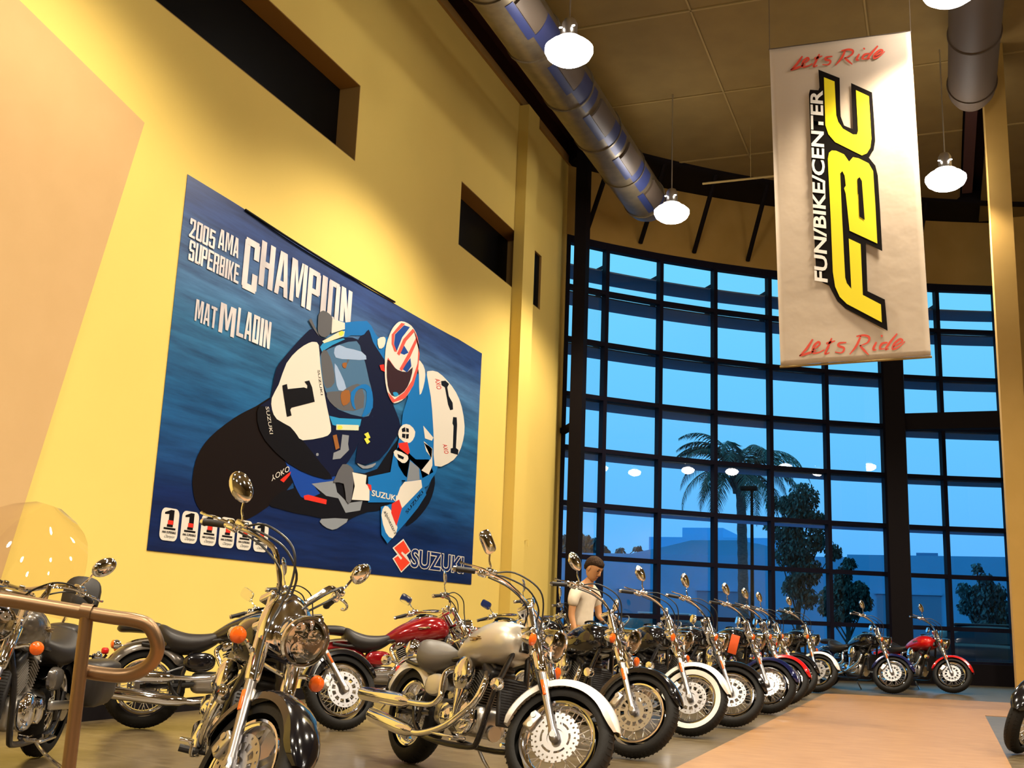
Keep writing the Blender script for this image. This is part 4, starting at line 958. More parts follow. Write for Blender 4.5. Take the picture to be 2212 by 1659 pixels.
def g_side_cover(s):
    q = MB(); rings = []
    for d, a in ((0, 1.0), (.02, .98), (.035, .85), (.042, .55), (.043, .1)):
        rings.append([Vector((.42 + .01*a + x*a, s*(.13 + d), .545 + z*a + .04*x*a)) for x, z in sellipse(24, .135, .075, 2.3)])
    q.loft(rings); return q
def g_board(s):
    q = MB(); q.rbox((.90, s*.27, .245), (.28, .10, .018), .008); q.tube([(.90, s*.14, .24), (.90, s*.25, .235)], .014, 8); return q
def g_peg(s):
    q = MB(); q.tube([(.74, s*.14, .27), (.76, s*.20, .27)], .011, 8); q.tube([(.76, s*.20, .27), (.765, s*.30, .275)], .019, 10); return q
def g_pedal():
    q = MB(); q.tube([(.86, -.20, .27), (1.0, -.23, .28), (1.07, -.235, .33), (1.08, -.25, .35)], .008, 8, smooth=3); q.rbox((1.085, -.265, .355), (.05, .07, .014), .005); return q
def g_stand():
    q = MB(); q.tube([(.62, .13, .22), (.60, .22, .12), (.56, .325, .045)], .012, 8, smooth=3); q.rbox((.555, .335, .040), (.05, .05, .008), .003); return q
def g_strut():
    q = MB()
    for s in (-1, 1):
        q.tube([(.20, s*.115, .70), (.06, s*.125, .72), (-.10, s*.125, .70), (-.20, s*.118, .66)], [.012, .017, .015, .008], 8, smooth=4)
    return q
def g_shock(s):
    q = MB(); a, b_ = Vector((.0, s*.165, .36)), Vector((.13, s*.15, .68)); d = (b_-a)
    q.tube([a, a + d*.3], .014, 8); q.tube([a + d*.3, b_], .009, 8); q.lathe([(.001, -.02), (.02, -.02), (.02, .02), (.001, .02)], b_, n=12)
    n = 90; u = d.normalized(); e1 = u.cross(Vector((0, 1, 0))).normalized(); e2 = Vector((0, 1, 0)).cross(e1) if False else u.cross(e1)
    q.tube([a + d*(.28 + .62*i/n) + e1*(.024*math.cos(2*PI*9*i/n)) + e2*(.024*math.sin(2*PI*9*i/n)) for i in range(n+1)], .0048, 5); return q
def g_tail_light():
    q = MB(); q.rbox((-.345, 0, .62), (.06, .10, .055), .02); return q
def g_plate():
    q = MB(); q.rbox((-.37, 0, .50), (.01, .18, .10), .004, Matrix.Rotation(.3, 3, 'Y')); q.tube([(-.33, 0, .59), (-.37, 0, .54)], .012, 8); return q
def g_rear_cup(s):
    q = MB(); q.tube([(-.24, s*.10, .66), (-.255, s*.17, .665)], .009, 8); q.lathe([(.001, -.05), (.022, -.045), (.036, -.02), (.039, .008)], (-.26, s*.19, .665), (-1, 0, 0), 16); return q
def g_rear_lens(s):
    q = MB(); q.lathe([(.038, .006), (.034, .024), (.02, .034), (.001, .037)], (-.26, s*.19, .665), (-1, 0, 0), 16); return q
def g_console():
    q = MB(); q.loft([[Vector((x, y, z + zz)) for y, zz in sellipse(16, a, b_, 2.2)] for x, z, a, b_ in ((.74,.925,.012,.01),(.80,.955,.045,.022),(.88,.985,.062,.026),(.95,.998,.064,.026),(1.02,1.0,.045,.016),(1.06,.995,.01,.006))]); return q
def g_dial():
    q = MB(); q.lathe([(.056, 0), (.056, .012), (.050, .015), (.001, .014)], (.90, 0, 1.008), (-.25, 0, 1), 24); return q
def g_cap():
    q = MB(); q.lathe([(.03, 0), (.032, .012), (.02, .018), (.001, .019)], (.99, -.085, .975), (0, -.5, 1), 16); return q
def g_badge(s):
    q = MB()
    for k, (dx, dz, w, h) in enumerate(((0, 0, .045, .02), (-.045, .004, .05, .008), (.045, .004, .05, .008), (-.04, -.012, .035, .006), (.04, .016, .035, .006))):
        x = .90 + dx; y = .172 + .010*math.exp(-((x-.95)/.2)**2); q.rbox((x, s*(y+.010), .865 + dz), (w, .012, h), .003)
    return q
def g_horn():
    q = MB(); q.lathe([(.001, .03), (.035, .028), (.045, .01), (.045, -.01), (.02, -.03)], (1.20, -.16, .60), (.3, -1, 0), 16); return q
def g_belt():
    q = MB(); q.lathe([(.001, .02), (.09, .02), (.095, 0), (.09, -.02), (.001, -.02)], (0, .10, RR), n=24); q.rbox((.24, .155, .37), (.46, .03, .06), .015, Matrix.Rotation(-.06, 3, 'Y')); return q
def g_windshield():
    q = MB(); K = 16; L = 12; vs = []
    for i in range(L+1):
        v = i/L
        for j in range(K+1):
            u = -1 + 2*j/K; w = .35*(1 - max(0, v-.35)**2*1.0) ; w *= (1 if v < .75 else math.sqrt(max(0.02, 1-((v-.75)/.27)**2)))
            y = w*u; x = 1.40 - .30*v - .16*u*u + .04*math.sin(v*PI); vs.append(Vector((x, y, 1.0 + .60*v)))
    fs = [(i*(K+1)+j, i*(K+1)+j+1, (i+1)*(K+1)+j+1, (i+1)*(K+1)+j) for i in range(L) for j in range(K)]
    q.add(vs, fs); o = [v + Vector((.005, 0, 0)) for v in vs]; q.add(o, [f[::-1] for f in fs]); return q
def g_shield_bracket():
    q = MB()
    for s in (-1, 1): q.tube([(1.26, s*.11, .86), (1.33, s*.15, 1.02), (1.28, s*.20, 1.18)], .009, 8, smooth=3); q.rbox((1.30, s*.19, 1.10), (.02, .03, .14), .006)
    q.rbox((1.385, 0, 1.05), (.012, .34, .035), .005); return q
def g_bag(s):
    q = MB(); q.loft([[Vector((x, s*(.26 + .085*0) + y*1.0, .50 + z)) for y, z in sellipse(20, a, b_, 3.2)] for x, a, b_ in ((.16,.05,.08),(.13,.085,.135),(.0,.095,.15),(-.25,.095,.15),(-.36,.08,.13),(-.39,.04,.08))]); return q
def g_bag_lid(s):
    q = MB(); q.loft([[Vector((x, s*.26 + y, .605 + z)) for y, z in sellipse(20, a, b_, 3.0)] for x, a, b_ in ((.15,.06,.03),(.12,.098,.052),(-.26,.102,.056),(-.37,.085,.04),(-.39,.05,.02))]); return q
def g_studs(s):
    q = MB()
    for i in range(12): q.ell((.12 - .043*i, s*.362, .572 - .01*math.sin(i)), (.008, .006, .008), 8, 5)
    return q
def g_backrest():
    q = MB(); rot = Matrix.Rotation(-.22, 3, 'Y'); q.loft([[Vector((-.27, 0, 1.06)) + rot @ Vector((x, y, z)) for y, z in sellipse(24, a, b_, 2.8)] for x, a, b_ in ((-.035,.10,.11),(-.03,.125,.135),(0,.13,.14),(.03,.125,.135),(.045,.08,.09),(.048,.02,.02))]); return q
def g_sissy():
    q = MB()
    for s in (-1, 1): q.tube([(.02, s*.12, .68), (-.20, s*.12, .74), (-.27, s*.08, .90), (-.31, s*.05, 1.10)], .011, 8, smooth=4)
    return q
ST = Matrix.Translation(STP)
def steer_matrix(deg): return ST @ Matrix.Rotation(R(deg), 4, FU) @ ST.inverted()

def make_bike(front, heading, label, group=None, hl=None, paint='p_black', fpaint=None, root_at=None, hub_at=None, rise=-.04, hloff=(0, 0, 0), hls=1.0, steer=38, lean=9.0, fwheel='spoke', disc_kind='slots', white=False, mirror='round', nacelle=False,
              lightbar=False, low_signals=True, seat='leather', two_up=True, shocks=False, shield=False, bags=False, boards=False, nopart=(), rearfender=None):
    h = R(heading); fx, fy = front
    steermat = steer_matrix(steer)
    c_ = steermat @ Vector((WB, 0, 0)); 
    root = link('motorcycle', None); tag(root, label, 'motorcycle', group)
    Rm = Matrix.Rotation(h, 4, 'Z') @ Matrix.Rotation(R(-lean), 4, 'X')
    if hub_at: c_ = steermat @ AXF; fx, fy = hub_at
    off = Rm @ c_
    if root_at: off = Vector((0, 0, 0)); fx, fy = root_at
    root.matrix_world = Matrix.Translation((fx - off.x, fy - off.y, 0.004)) @ Rm
    barmat = steermat @ Matrix.Translation((0, 0, rise)); hlmat = steermat @ Matrix.Translation(hloff) @ Matrix.Translation(HL) @ Matrix.Scale(hls, 4) @ Matrix.Translation(-HL)
    PP = M[paint]; FP = M[fpaint or paint]; RP = M[rearfender or fpaint or paint]
    def part(name, key, fn, m, par=None, st=False, override=None, sharp=35):
        me = cached(key, fn, m, sharp)
        o = link(name, me, par or root, (st if isinstance(st, Matrix) else steermat) if (st is not False and par is None) else None)
        if override is not None and me.materials[0] is not override:
            o.material_slots[0].link = 'OBJECT'; o.material_slots[0].material = override
        return o
    # front group
    fw = part('front_wheel', 'tyre_f', lambda: tyre(RF, .065, AXF), M['rubber'], st=True)
    part('rim', 'rim_f', lambda: rim(.235, .062, AXF), M['chrome'], fw)
    if fwheel == 'spoke': part('spokes', 'spokes_f', lambda: spokes(.205, AXF), M['spoke'], fw)
    else: part('wheel_casting', 'alloy_f', lambda: alloy(AXF, .205), M['satin'], fw)
    part('hub', 'hub_f', lambda: hub(AXF), M['satin'], fw)
    if disc_kind == 'slots': part('brake_disc', 'disc_fs', lambda: disc(AXF, -.075, .052, .155, 'slots'), M['satin'], fw)
    else: part('brake_disc', 'disc_fd', lambda: disc(AXF, -.075, .052, .150, 'drilled'), M['satin'], fw)
    if white:
        part('whitewall', 'ww_f', lambda: MB().lathe([(.240, -.0625), (.262, -.0675), (.288, -.0668), (.286, -.064), (.262, -.0645), (.240, -.060)], AXF, n=48), M['whitewall'], fw)
    part('front_fender', 'fender_f', lambda: fender(.375, .092, 22, 178, AXF, .06), M['p_white'], st=True, override=FP)
    for s in (1, -1):
        fk = part('fork_leg', f'slider{s}', lambda: g_fork_slider(s), M['satin'], st=True)
        part('fork_cover', f'fcover{s}', lambda: g_fork_cover(s), M['chrome'], fk); part('fork_tube', f'ftube{s}', lambda: g_fork_tube(s), M['chrome'], fk)
        part('side_reflector', f'refl{s}', lambda: g_reflector_strip(s), M['amber'], fk)
        gr = part('handlebar', f'bars{s}{rise}', lambda: g_bars(s, rise), M['chrome'], st=barmat)
        part('grip', f'grip{s}', lambda: g_grip(s), M['grip'], gr); part('grip_end', f'gripend{s}', lambda: g_grip_end(s), M['chrome'], gr)
        part('lever_assembly', f'ctrl{s}', lambda: g_control(s), M['chrome'], gr)
        mi = part('mirror', f'mirror{mirror}{s}', lambda: g_mirror(s, mirror), M['chrome'], st=barmat)
        part('mirror_glass', f'mglass{mirror}{s}', lambda: g_mirror_glass(s, mirror), M['chrome'], mi); part('mirror_stem', f'mstem{s}', lambda: g_mirror_stem(s), M['chrome'], mi)
        if low_signals:
            sg = part('turn_signal', f'lowcup{s}', lambda: g_low_cup(s), M['chrome'], st=True); part('signal_lens', f'lowlens{s}', lambda: g_low_lens(s), M['amber'], sg)
        else:
            sg = part('turn_signal', f'sigcup{s}', lambda: g_signal_stalk(s), M['chrome'], st=True); part('signal_lens', f'siglens{s}', lambda: g_signal_lens(s), M['amber'], sg)
    if low_signals: part('light_bar', 'lightbar', g_light_bar, M['chrome'], st=True)
    part('brake_caliper', 'caliper', lambda: g_caliper(-1), M['alu'], st=True)
    part('fender_bracket', 'fbrace', g_fbrace, M['alu'], st=True)
    part('triple_clamp', 'clamp', g_clamp, M['chrome'], st=True)
    part('handlebar_riser', 'riser', g_riser, M['chrome'], st=True)
    hl = part('headlight', 'bucket', g_bucket, M['chrome'], st=hlmat)
    part('reflector', 'reflector', g_reflector, M['chrome'], hl); part('headlight_glass', 'lens', g_lens, M['lens'], hl)
    if nacelle: part('fork_nacelle', 'nacelle', g_nacelle, M['chrome'], st=True)
    part('cables', 'cables', g_cables, M['cable'], st=barmat)
    # body
    rw = part('rear_wheel', 'tyre_r', lambda: tyre(RR, .08, (0, 0, RR)), M['rubber'])
    part('rim', 'rim_r', lambda: rim(.225, .07, (0, 0, RR)), M['chrome'], rw)
    if fwheel == 'spoke' or True: part('spokes', 'spokes_r', lambda: spokes(.195, (0, 0, RR)), M['spoke'], rw)
    part('hub', 'hub_r', lambda: hub((0, 0, RR), .085), M['satin'], rw)
    part('brake_disc', 'disc_r', lambda: disc((0, 0, RR), -.09, .05, .135, 'slots'), M['satin'], rw)
    part('rear_fender', 'fender_r', lambda: fender(.385, .118, 168, 28, (0, 0, RR+.01), .09), M['p_white'], override=RP)
    part('fender_strut', 'strut', g_strut, M['chrome'])
    part('tail_light', 'tail', g_tail_light, M['redlens']); part('number_plate_bracket', 'plate', g_plate, M['blackmetal'])
    for s in (1, -1):
        sg = part('rear_signal', f'rcup{s}', lambda: g_rear_cup(s), M['chrome']); part('signal_lens', f'rlens{s}', lambda: g_rear_lens(s), M['amber'], sg)
        part('side_cover', f'scover{s}', lambda: g_side_cover(s), M['p_black'], override=PP)
        part('case_cover', f'case{s}', lambda: g_case_cover(s), M['chrome'])
        if shocks: part('shock_absorber', f'shock{s}', lambda: g_shock(s), M['chrome'])
        if boards: part('footboard', f'board{s}', lambda: g_board(s), M['chrome'])
        else: part('foot_peg', f'peg{s}', lambda: g_peg(s), M['grip'])
    tk = part('fuel_tank', 'tank', g_tank, M['p_black'], override=PP, sharp=60)
    for s in (1, -1): part('tank_badge', f'badge{s}', lambda: g_badge(s), M['badge_gold'], tk)
    part('fuel_cap', 'cap', g_cap, M['chrome'], tk); cn = part('speedometer_console', 'console', g_console, M['chrome']); part('dial', 'dial', g_dial, M['void'], cn)
    part('rider_seat', 'seat', g_seat, M['leather'], override=M[seat], sharp=60)
    if two_up: part('passenger_seat', 'pillion', g_pillion, M['leather'], override=M[seat], sharp=60)
    part('frame', 'frame', g_frame, M['blackmetal']); part('swingarm', 'swing', g_swingarm, M['blackmetal'] if not shocks else M['satin'])
    for a in (30, -26):
        cy = part('cylinder', f'cyl{a}', lambda: g_cylinder(a), [M['engine'], M['fin']]); part('cylinder_head', f'head{a}', lambda: g_head(a), M['chrome'] if a < 0 else M['engine'], cy)
    part('crankcase', 'crank', g_crankcase, M['alu']); part('air_cleaner', 'air', g_air_cleaner, M['chrome'])
    for k in (0, 1):
        pp = part('exhaust_pipe', f'pipe{k}', lambda: g_pipe(k), M['chrome']); part('muffler', f'muffler{k}', lambda: g_muffler(k), M['chrome'], pp); part('muffler_opening', f'mtip{k}', lambda: g_muffler_tip(k), M['void'], pp)
    part('radiator', 'radiator', g_radiator, [M['engine'], M['blackmetal']]); part('brake_pedal', 'pedal', g_pedal, M['chrome']); part('side_stand', 'stand', g_stand, M['chrome'])
    part('horn', 'horn', g_horn, M['chrome']); part('belt_guard', 'belt', g_belt, M['alu'])
    if shield: part('windshield', 'shield', g_windshield, M['screen'], st=True, sharp=80); part('windshield_bracket', 'shbr', g_shield_bracket, M['chrome'], st=True)
    if bags:
        for s in (1, -1):
            bg_ = part('saddlebag', f'bag{s}', lambda: g_bag(s), M['leather'], sharp=60); part('bag_lid', f'baglid{s}', lambda: g_bag_lid(s), M['leather'], bg_, sharp=60); part('studs', f'studs{s}', lambda: g_studs(s), M['chrome'], bg_)
        part('passenger_backrest', 'backrest', g_backrest, M['leather'], sharp=60); part('backrest_frame', 'sissy', g_sissy, M['chrome'])
    return root
ROW = 'cruisers parked in the long row along the walkway'
WROW = 'cruisers parked beside the yellow wall'
HD = -37
def row(i, x, y, label, **k): return make_bike((0, 0), HD + k.pop('dh', 0), label, ROW, **({} if 'root_at' in k else {'hub_at': (x, y)}), **k)
row(1, -2.14, 6.38, 'silver and pearl white cruiser with white front fender, nearest of the long row', dh=2, steer=36, lean=8.7, rise=-.03, paint='p_silver', fpaint='p_white', seat='grey_seat', two_up=False, disc_kind='drilled', mirror='square', boards=True)
row(2, -2.25, 8.62, 'glossy black cruiser parked second in the row beside the silver one', dh=-2, steer=32, lean=7, rise=.0, paint='p_black')
row(3, -2.24, 10.61, 'black cruiser with white front fender and whitewall tire, third in the row', rise=-.01, steer=34, paint='p_black', fpaint='p_white', white=True, rearfender='p_black')
row(4, 0, 0, 'black cruiser parked just behind the whitewall one, fourth in the row', root_at=(-3.53, 12.686), dh=4, steer=40, lean=10, paint='p_black')
row(5, -2.03, 14.05, 'dark navy cruiser with navy front fender, fifth in the long row', paint='p_black', fpaint='p_navy', disc_kind='drilled')
row(6, -2.06, 15.72, 'cruiser with bright red front fender, sixth in the long row', paint='p_black', fpaint='p_red')
row(7, -2.11, 17.35, 'black cruiser squeezed between the red fendered and the last white fendered one', paint='p_black')
row(8, 0, 0, 'cruiser with white front fender at the far end of the long row', root_at=(-3.141, 20.6), dh=-12, lean=10, paint='p_black', fpaint='p_white', fwheel='alloy')
FROW = 'cruisers parked at the far end before the glass wall'
make_bike((0, 0), -46, 'dark navy cruiser at the far end, left of the bright red one', FROW, root_at=(-2.053, 21.6), paint='p_black', fpaint='p_navy', steer=41)
make_bike((0, 0), -46, 'bright red cruiser at the far end under the glass wall, rightmost', FROW, hub_at=(.12, 21.85), paint='p_red', steer=41)
make_bike((-4.94, 8.72), 37, 'black and silver cruiser seen from its right side behind the handrail', WROW, paint='p_black', rearfender='p_grey', shocks=True, steer=20, lean=6, rise=-.08, mirror='square')
make_bike((-4.55, 11.20), 37, 'dark red cruiser against the yellow wall below the poster', WROW, paint='p_dred', steer=20, lean=6, mirror='square')
make_bike((-4.45, 13.3), 37, 'black cruiser by the yellow wall, right behind the dark red one', WROW, paint='p_black', steer=20, lean=6, mirror='square')
make_bike((-4.75, 15.6), 37, 'black cruiser farthest along the yellow wall, near the glass wall corner', WROW, paint='p_black', steer=20, lean=6, mirror='square')
make_bike((0, 0), -55.9, 'black cruiser with a big chrome headlight facing the camera, closest one', None, root_at=(-3.824, 5.513), paint='p_black', nacelle=True, steer=34, lean=10.5, rise=.105, hloff=(.09, -.02, .04), hls=1.14, fwheel='alloy', two_up=False)
make_bike((0, 0), -63.5, 'grey touring cruiser with clear windshield and studded saddlebags, at the left frame edge', None, root_at=(-5.653, 5.95), paint='p_grey', fpaint='p_black', shield=True, bags=True, steer=18, lean=5, rise=0, boards=True)
make_bike((0, 0), 222, 'black cruiser cut by the right frame edge, only its front fender and wheel showing', None, hub_at=(.675, 11.25), paint='p_black', steer=26)

# ------------------------------------------------------------------ outside
b = MB(); slab(b, -80, 80, 27.5, 140, -.4, -.15); struct(b.build('ground', noise_mat('asphalt', (0.05, 0.07, 0.09), (0.07, 0.09, 0.12), 2, .9)))
b = MB(); slab(b, -80, XW-.36, -12, 27.5, -.4, -.15); struct(b.build('ground', PC.get('x') or mat('pavement', (0.06, 0.08, 0.10), .9)))
BW = noise_mat('blue_grey_stucco', (0.09, 0.33, 0.66), (0.10, 0.35, 0.70), .5, .9); BD = mat('garage_door_paint', (0.06, 0.20, 0.40), .8); BR = mat('teal_roof', (0.08, 0.30, 0.52), .8); BL = mat('pale_stucco', (0.14, 0.46, 0.85), .9)
BY = 60.0
bld = empty('warehouse_building', (0, BY, 0)); tag(bld, 'long low blue-grey warehouse across the street with recessed garage doors', 'building')
def bx_(px0, py0, px1, y=BY, depth=8, z0=-.15):
    a = on(px0, py0, 1, y); c = on(px1, py0, 1, y); return a.x, c.x, a.z
def bl(name, m, px0, px1, py, y0, y1, par=bld):
    x0 = on(px0, py, 1, y0).x; x1 = on(px1, py, 1, y0).x; z = on((px0+px1)/2, py, 1, y0).z
    q = MB(); slab(q, x0, x1, y0-BY, y1-BY, -.15, z); return q.build(name, m, par, sharp=0)
bl('wall', BW, 1150, 1830, 1198, BY, BY+12); bl('wall', BW, 1830, 2500, 1203, BY+.0, BY+12)
bl('upper_block', BL, 1402, 1665, 1161, BY+13, BY+25); bl('upper_block', BL, 1474, 1562, 1140, BY+14, BY+24)
bl('upper_block', BL, 1660, 1700, 1168, BY+13, BY+25)
q = MB(); pr = [on(x, y, 1, BY+1) for x, y in ((1360,1197),(1374,1193),(1440,1180),(1493,1167),(1590,1167),(1640,1175),(1690,1188),(1720,1198))]
q.loft([[Vector((p.x, d, z)) for d, z in ((1, 4.4), (1, p.z), (7, p.z), (7, 4.4))] for p in pr]); q.build('hip_roof', BR, bld, sharp=20)
for x0, x1, y in ((1335,1412,1272), (1506,1622,1276), (1894,2031,1283), (2260,2400,1290)):
    a, c = on(x0, y, 1, BY), on(x1, y, 1, BY); q = MB(); slab(q, a.x, c.x, -.06, .02, -.15, a.z); g = q.build('garage_door', BD, bld, sharp=0)
    q = MB(); slab(q, a.x-.1, c.x+.1, -.12, .0, a.z, a.z+.12); q.build('door_lintel', BW, g, sharp=0)
a, c = on(1979, 1194, 1, BY+3), on(2026, 1194, 1, BY+3); q = MB(); slab(q, a.x, c.x, 3, 5, 4, a.z); q.build('rooftop_unit', BD, bld, sharp=0)
LEAF = mat('dark_foliage', (0.02, 0.07, 0.07), .7); LEAF2 = mat('grey_green_foliage', (0.025, 0.10, 0.14), .7); TRK = noise_mat('palm_bark', (0.04, 0.055, 0.075), (0.08, 0.10, 0.13), 8, .9, (1, 1, 5)); BARK = mat('dark_bark', (0.03, 0.035, 0.04), .9)
rnd = random.Random(7)
# palm
PYD = 42.0
pt = on(1605, 1330, 1, PYD); pc = on(1592, 1000, 1, PYD); palm = empty('palm_tree', (pt.x, PYD, -.15)); tag(palm, 'tall feathery palm tree outside behind the glass, its crown left of the column', 'palm tree')
hz = pc.z + .15; q = MB(); n = 30
q.tube([(0 + .12*math.sin(i/n*2) + (pc.x-pt.x)*i/n, 0, hz*i/n*.93) for i in range(n+1)], [(.26 if i < 3 else .20) + .016*(i % 2) - .03*i/n for i in range(n+1)], 14); q.build('trunk', TRK, palm)
top_ = Vector((pc.x-pt.x, 0, hz*.92))
q = MB(); q.tube([top_ - Vector((0,0,.6)), top_ - Vector((0,0,.1)), top_ + Vector((0,0,.5))], [.16, .22, .10], 12)
for k in range(9):
    a = 2*PI*k/9; q.tube([top_ + Vector((.12*math.cos(a), .12*math.sin(a), -.45)), top_ + Vector((.5*math.cos(a), .5*math.sin(a), .25))], [.05, .03], 5)
q.build('crown_shaft', TRK, palm)
q = MB()
for k in range(30):
    a = 2*PI*k/30*1.0 + rnd.uniform(-.1, .1); el = rnd.choice([1.25, .9, .55, .2, -.1]) + rnd.uniform(-.12, .12); L = rnd.uniform(2.9, 3.7); pts = []
    p = top_ + Vector((0, 0, .3)); e = el
    for i in range(17):
        pts.append(p.copy()); p = p + Vector((math.cos(a)*math.cos(e), math.sin(a)*math.cos(e), math.sin(e)))*(L/16); e -= (.085 + .012*i*.5)
    q.tube(pts, [.03*(1-i/18) for i in range(17)], 4)
    side = Vector((-math.sin(a), math.cos(a), 0))
    for i in range(2, 17):
        for jj in range(3):
            tt = jj/3; base = pts[i-1].lerp(pts[i], tt); d = (pts[i]-pts[i-1]).normalized(); ll = .62*math.sin(PI*min(1, (i+tt)/17*.92+.08))
            for s in (-1, 1):
                w_ = (side*s*.75 + d*.55 + Vector((0, 0, -.38 + rnd.uniform(-.2, .2)))).normalized(); tip = base + w_*ll; m1 = base + w_*ll*.5
                o = d*.022
                q.add([base - o, base + o, m1 + o, tip + Vector((0, 0, -.10)), m1 - o], [(0, 1, 2, 3, 4)])
q.build('fronds', LEAF, palm, sharp=0)
def tree(name, label, px, pyb, Y, blobs, leaf, m, n, group=None, trunk=.09):
    base = on(px, pyb, 1, Y); root = empty(name, (base.x, Y, -.15)); tag(root, label, 'tree', group)
    q = MB(); bs = [(on(x, y, 1, Y), r*Y/FPX) for x, y, r in blobs]
    hi = max(bs, key=lambda t: t[0].z)[0]
    q.tube([(0, 0, 0), (.08, 0, (hi.z)*.5), (hi.x-base.x, 0, hi.z)], [trunk, trunk*.7, trunk*.2], 8, smooth=4)
    for c, r in bs:
        t = rnd.uniform(.35, .8); z = max(.4, (c.z+.15)*t); q.tube([(.08*t, 0, z*.75), (c.x-base.x, rnd.uniform(-.3, .3), c.z+.15)], [trunk*.35, trunk*.12], 5)
    q.build('trunk', BARK, root)
    q = MB(); tot = sum(r*r for _, r in bs)
    for c, r in bs:
        for _ in range(int(n*r*r/tot)):
            d = Vector((rnd.gauss(0, 1), rnd.gauss(0, 1), rnd.gauss(0, 1))).normalized()*r*rnd.random()**.45
            p = Vector((c.x-base.x, 0, c.z+.15)) + d; l = leaf*rnd.uniform(.6, 1.3); u = Vector((rnd.gauss(0, .6), rnd.gauss(0, .6), -1)).normalized(); v = u.cross(Vector((rnd.random(), rnd.random(), .2))).normalized()*l*.28
            q.add([p, p + u*l*.5 + v, p + u*l, p + u*l*.5 - v], [(0, 1, 2, 3)])
    q.build('foliage', m, root, sharp=0); return root
OT = 'slim trees outside the glass wall'
tree('street_tree', 'tall slim dark tree outside just right of the palm trunk', 1722, 1335, 38, [(1735,1075,34),(1722,1110,30),(1700,1090,22),(1760,1125,26),(1700,1150,34),(1730,1175,36),(1775,1165,22),(1700,1200,26),(1740,1230,34),(1800,1190,18),(1715,1265,26),(1745,1290,22),(1705,1325,16),(1670,1085,16),(1665,1130,14)], .15, LEAF, 9000, OT)
tree('street_tree', 'small bushy tree outside left of the wide black column', 1828, 1345, 36, [(1820,1240,18),(1835,1215,14),(1815,1275,30),(1850,1280,28),(1790,1290,20),(1870,1300,16),(1830,1310,30),(1805,1335,16),(1780,1315,12),(1862,1270,12)], .14, LEAF, 5200, OT)
tree('street_tree', 'open airy tree outside at the right end of the glass', 2125, 1345, 34, [(2110,1225,10),(2130,1250,14),(2085,1275,16),(2120,1290,30),(2150,1280,22),(2170,1320,24),(2130,1325,32),(2090,1310,16),(2165,1345,20),(2080,1300,8)], .14, LEAF2, 3600, OT)
tree('distant_tree', 'distant dark trees over the warehouse roof at the far left pane', 1250, 1200, 78, [(1215,1165,14),(1240,1160,16),(1262,1170,18),(1285,1175,16),(1300,1185,12),(1225,1185,18),(1270,1190,16),(1340,1187,6),(1380,1182,6),(1196,1170,14)], .5, LEAF2, 2600, None, .2)
# street light
a = on(1625, 1345, 1, 39); t = on(1624, 1058, 1, 39)
root = empty('street_lamp', (a.x, 39, -.15)); tag(root, 'thin dark street lamp pole standing beside the palm trunk outside', 'street lamp')
q = MB(); q.tube([(0, 0, 0), (t.x-a.x, 0, t.z+.15)], [.075, .05], 8); q.build('pole', M['dark'], root)
q = MB(); q.rbox((t.x-a.x-.1, 0, t.z+.2), (.6, .3, .16), .05); q.build('lamp_head', M['dark'], root)
def car(x, y, rz, paint, label):
    root = empty('parked_car', (x, y, -.15), rz); tag(root, label, 'car', 'cars parked outside')
    P = [(-2.2,.55,.30,.78),(-2.1,.62,.36,.84),(-1.2,.66,.40,.88),(0,.66,.40,.9),(1.2,.64,.38,.88),(2.0,.58,.32,.82),(2.2,.5,.22,.7)]
    q = MB(); q.loft([[Vector((x_, yy, z + zz)) for yy, zz in sellipse(20, hy, hz, 4)] for x_, z, hz, hy in P]); q.build('body', paint, root, sharp=50)
    q = MB(); q.loft([[Vector((x_, yy*w, z)) for x_, yy in sellipse(24, L, .74, 4)] for z, L, w in ((1.0, 1.45, 1.0), (1.12, 1.35, .98), (1.40, .85, .86), (1.46, .7, .75))]); q.build('cabin_glass', mat('car_glass', (0.02, 0.06, 0.10), .1), root, sharp=50)
    q = MB(); q.rbox((-.05, 0, 1.46), (1.45, 1.2, .05), .02); q.build('roof', paint, root)
    for sx in (-1.35, 1.35):
        for sy in (-.82, .82):
            q = MB(); q.lathe([(.20, -.1), (.31, -.1), (.33, 0), (.31, .1), (.20, .1)], (sx, sy, .33), n=24); w = q.build('wheel', M['rubber'], root)
            q = MB(); q.lathe([(.001, -.09), (.2, -.09), (.2, .09), (.001, .09)], (sx, sy, .33), n=16); q.build('wheel_disc', M['alu'], w)
p = on(1440, 1330, 1, 31.5); car(p.x, 31.5, .15, mat('pale_blue_car_paint', (0.30, 0.46, 0.60), .3), 'pale car parked outside, seen low through the glass behind the handlebars')
p = on(2125, 1345, 1, 31); car(p.x, 31, 0.1, mat('dark_car_paint', (0.02, 0.03, 0.05), .25), 'dark car parked outside under the airy tree at the right end')

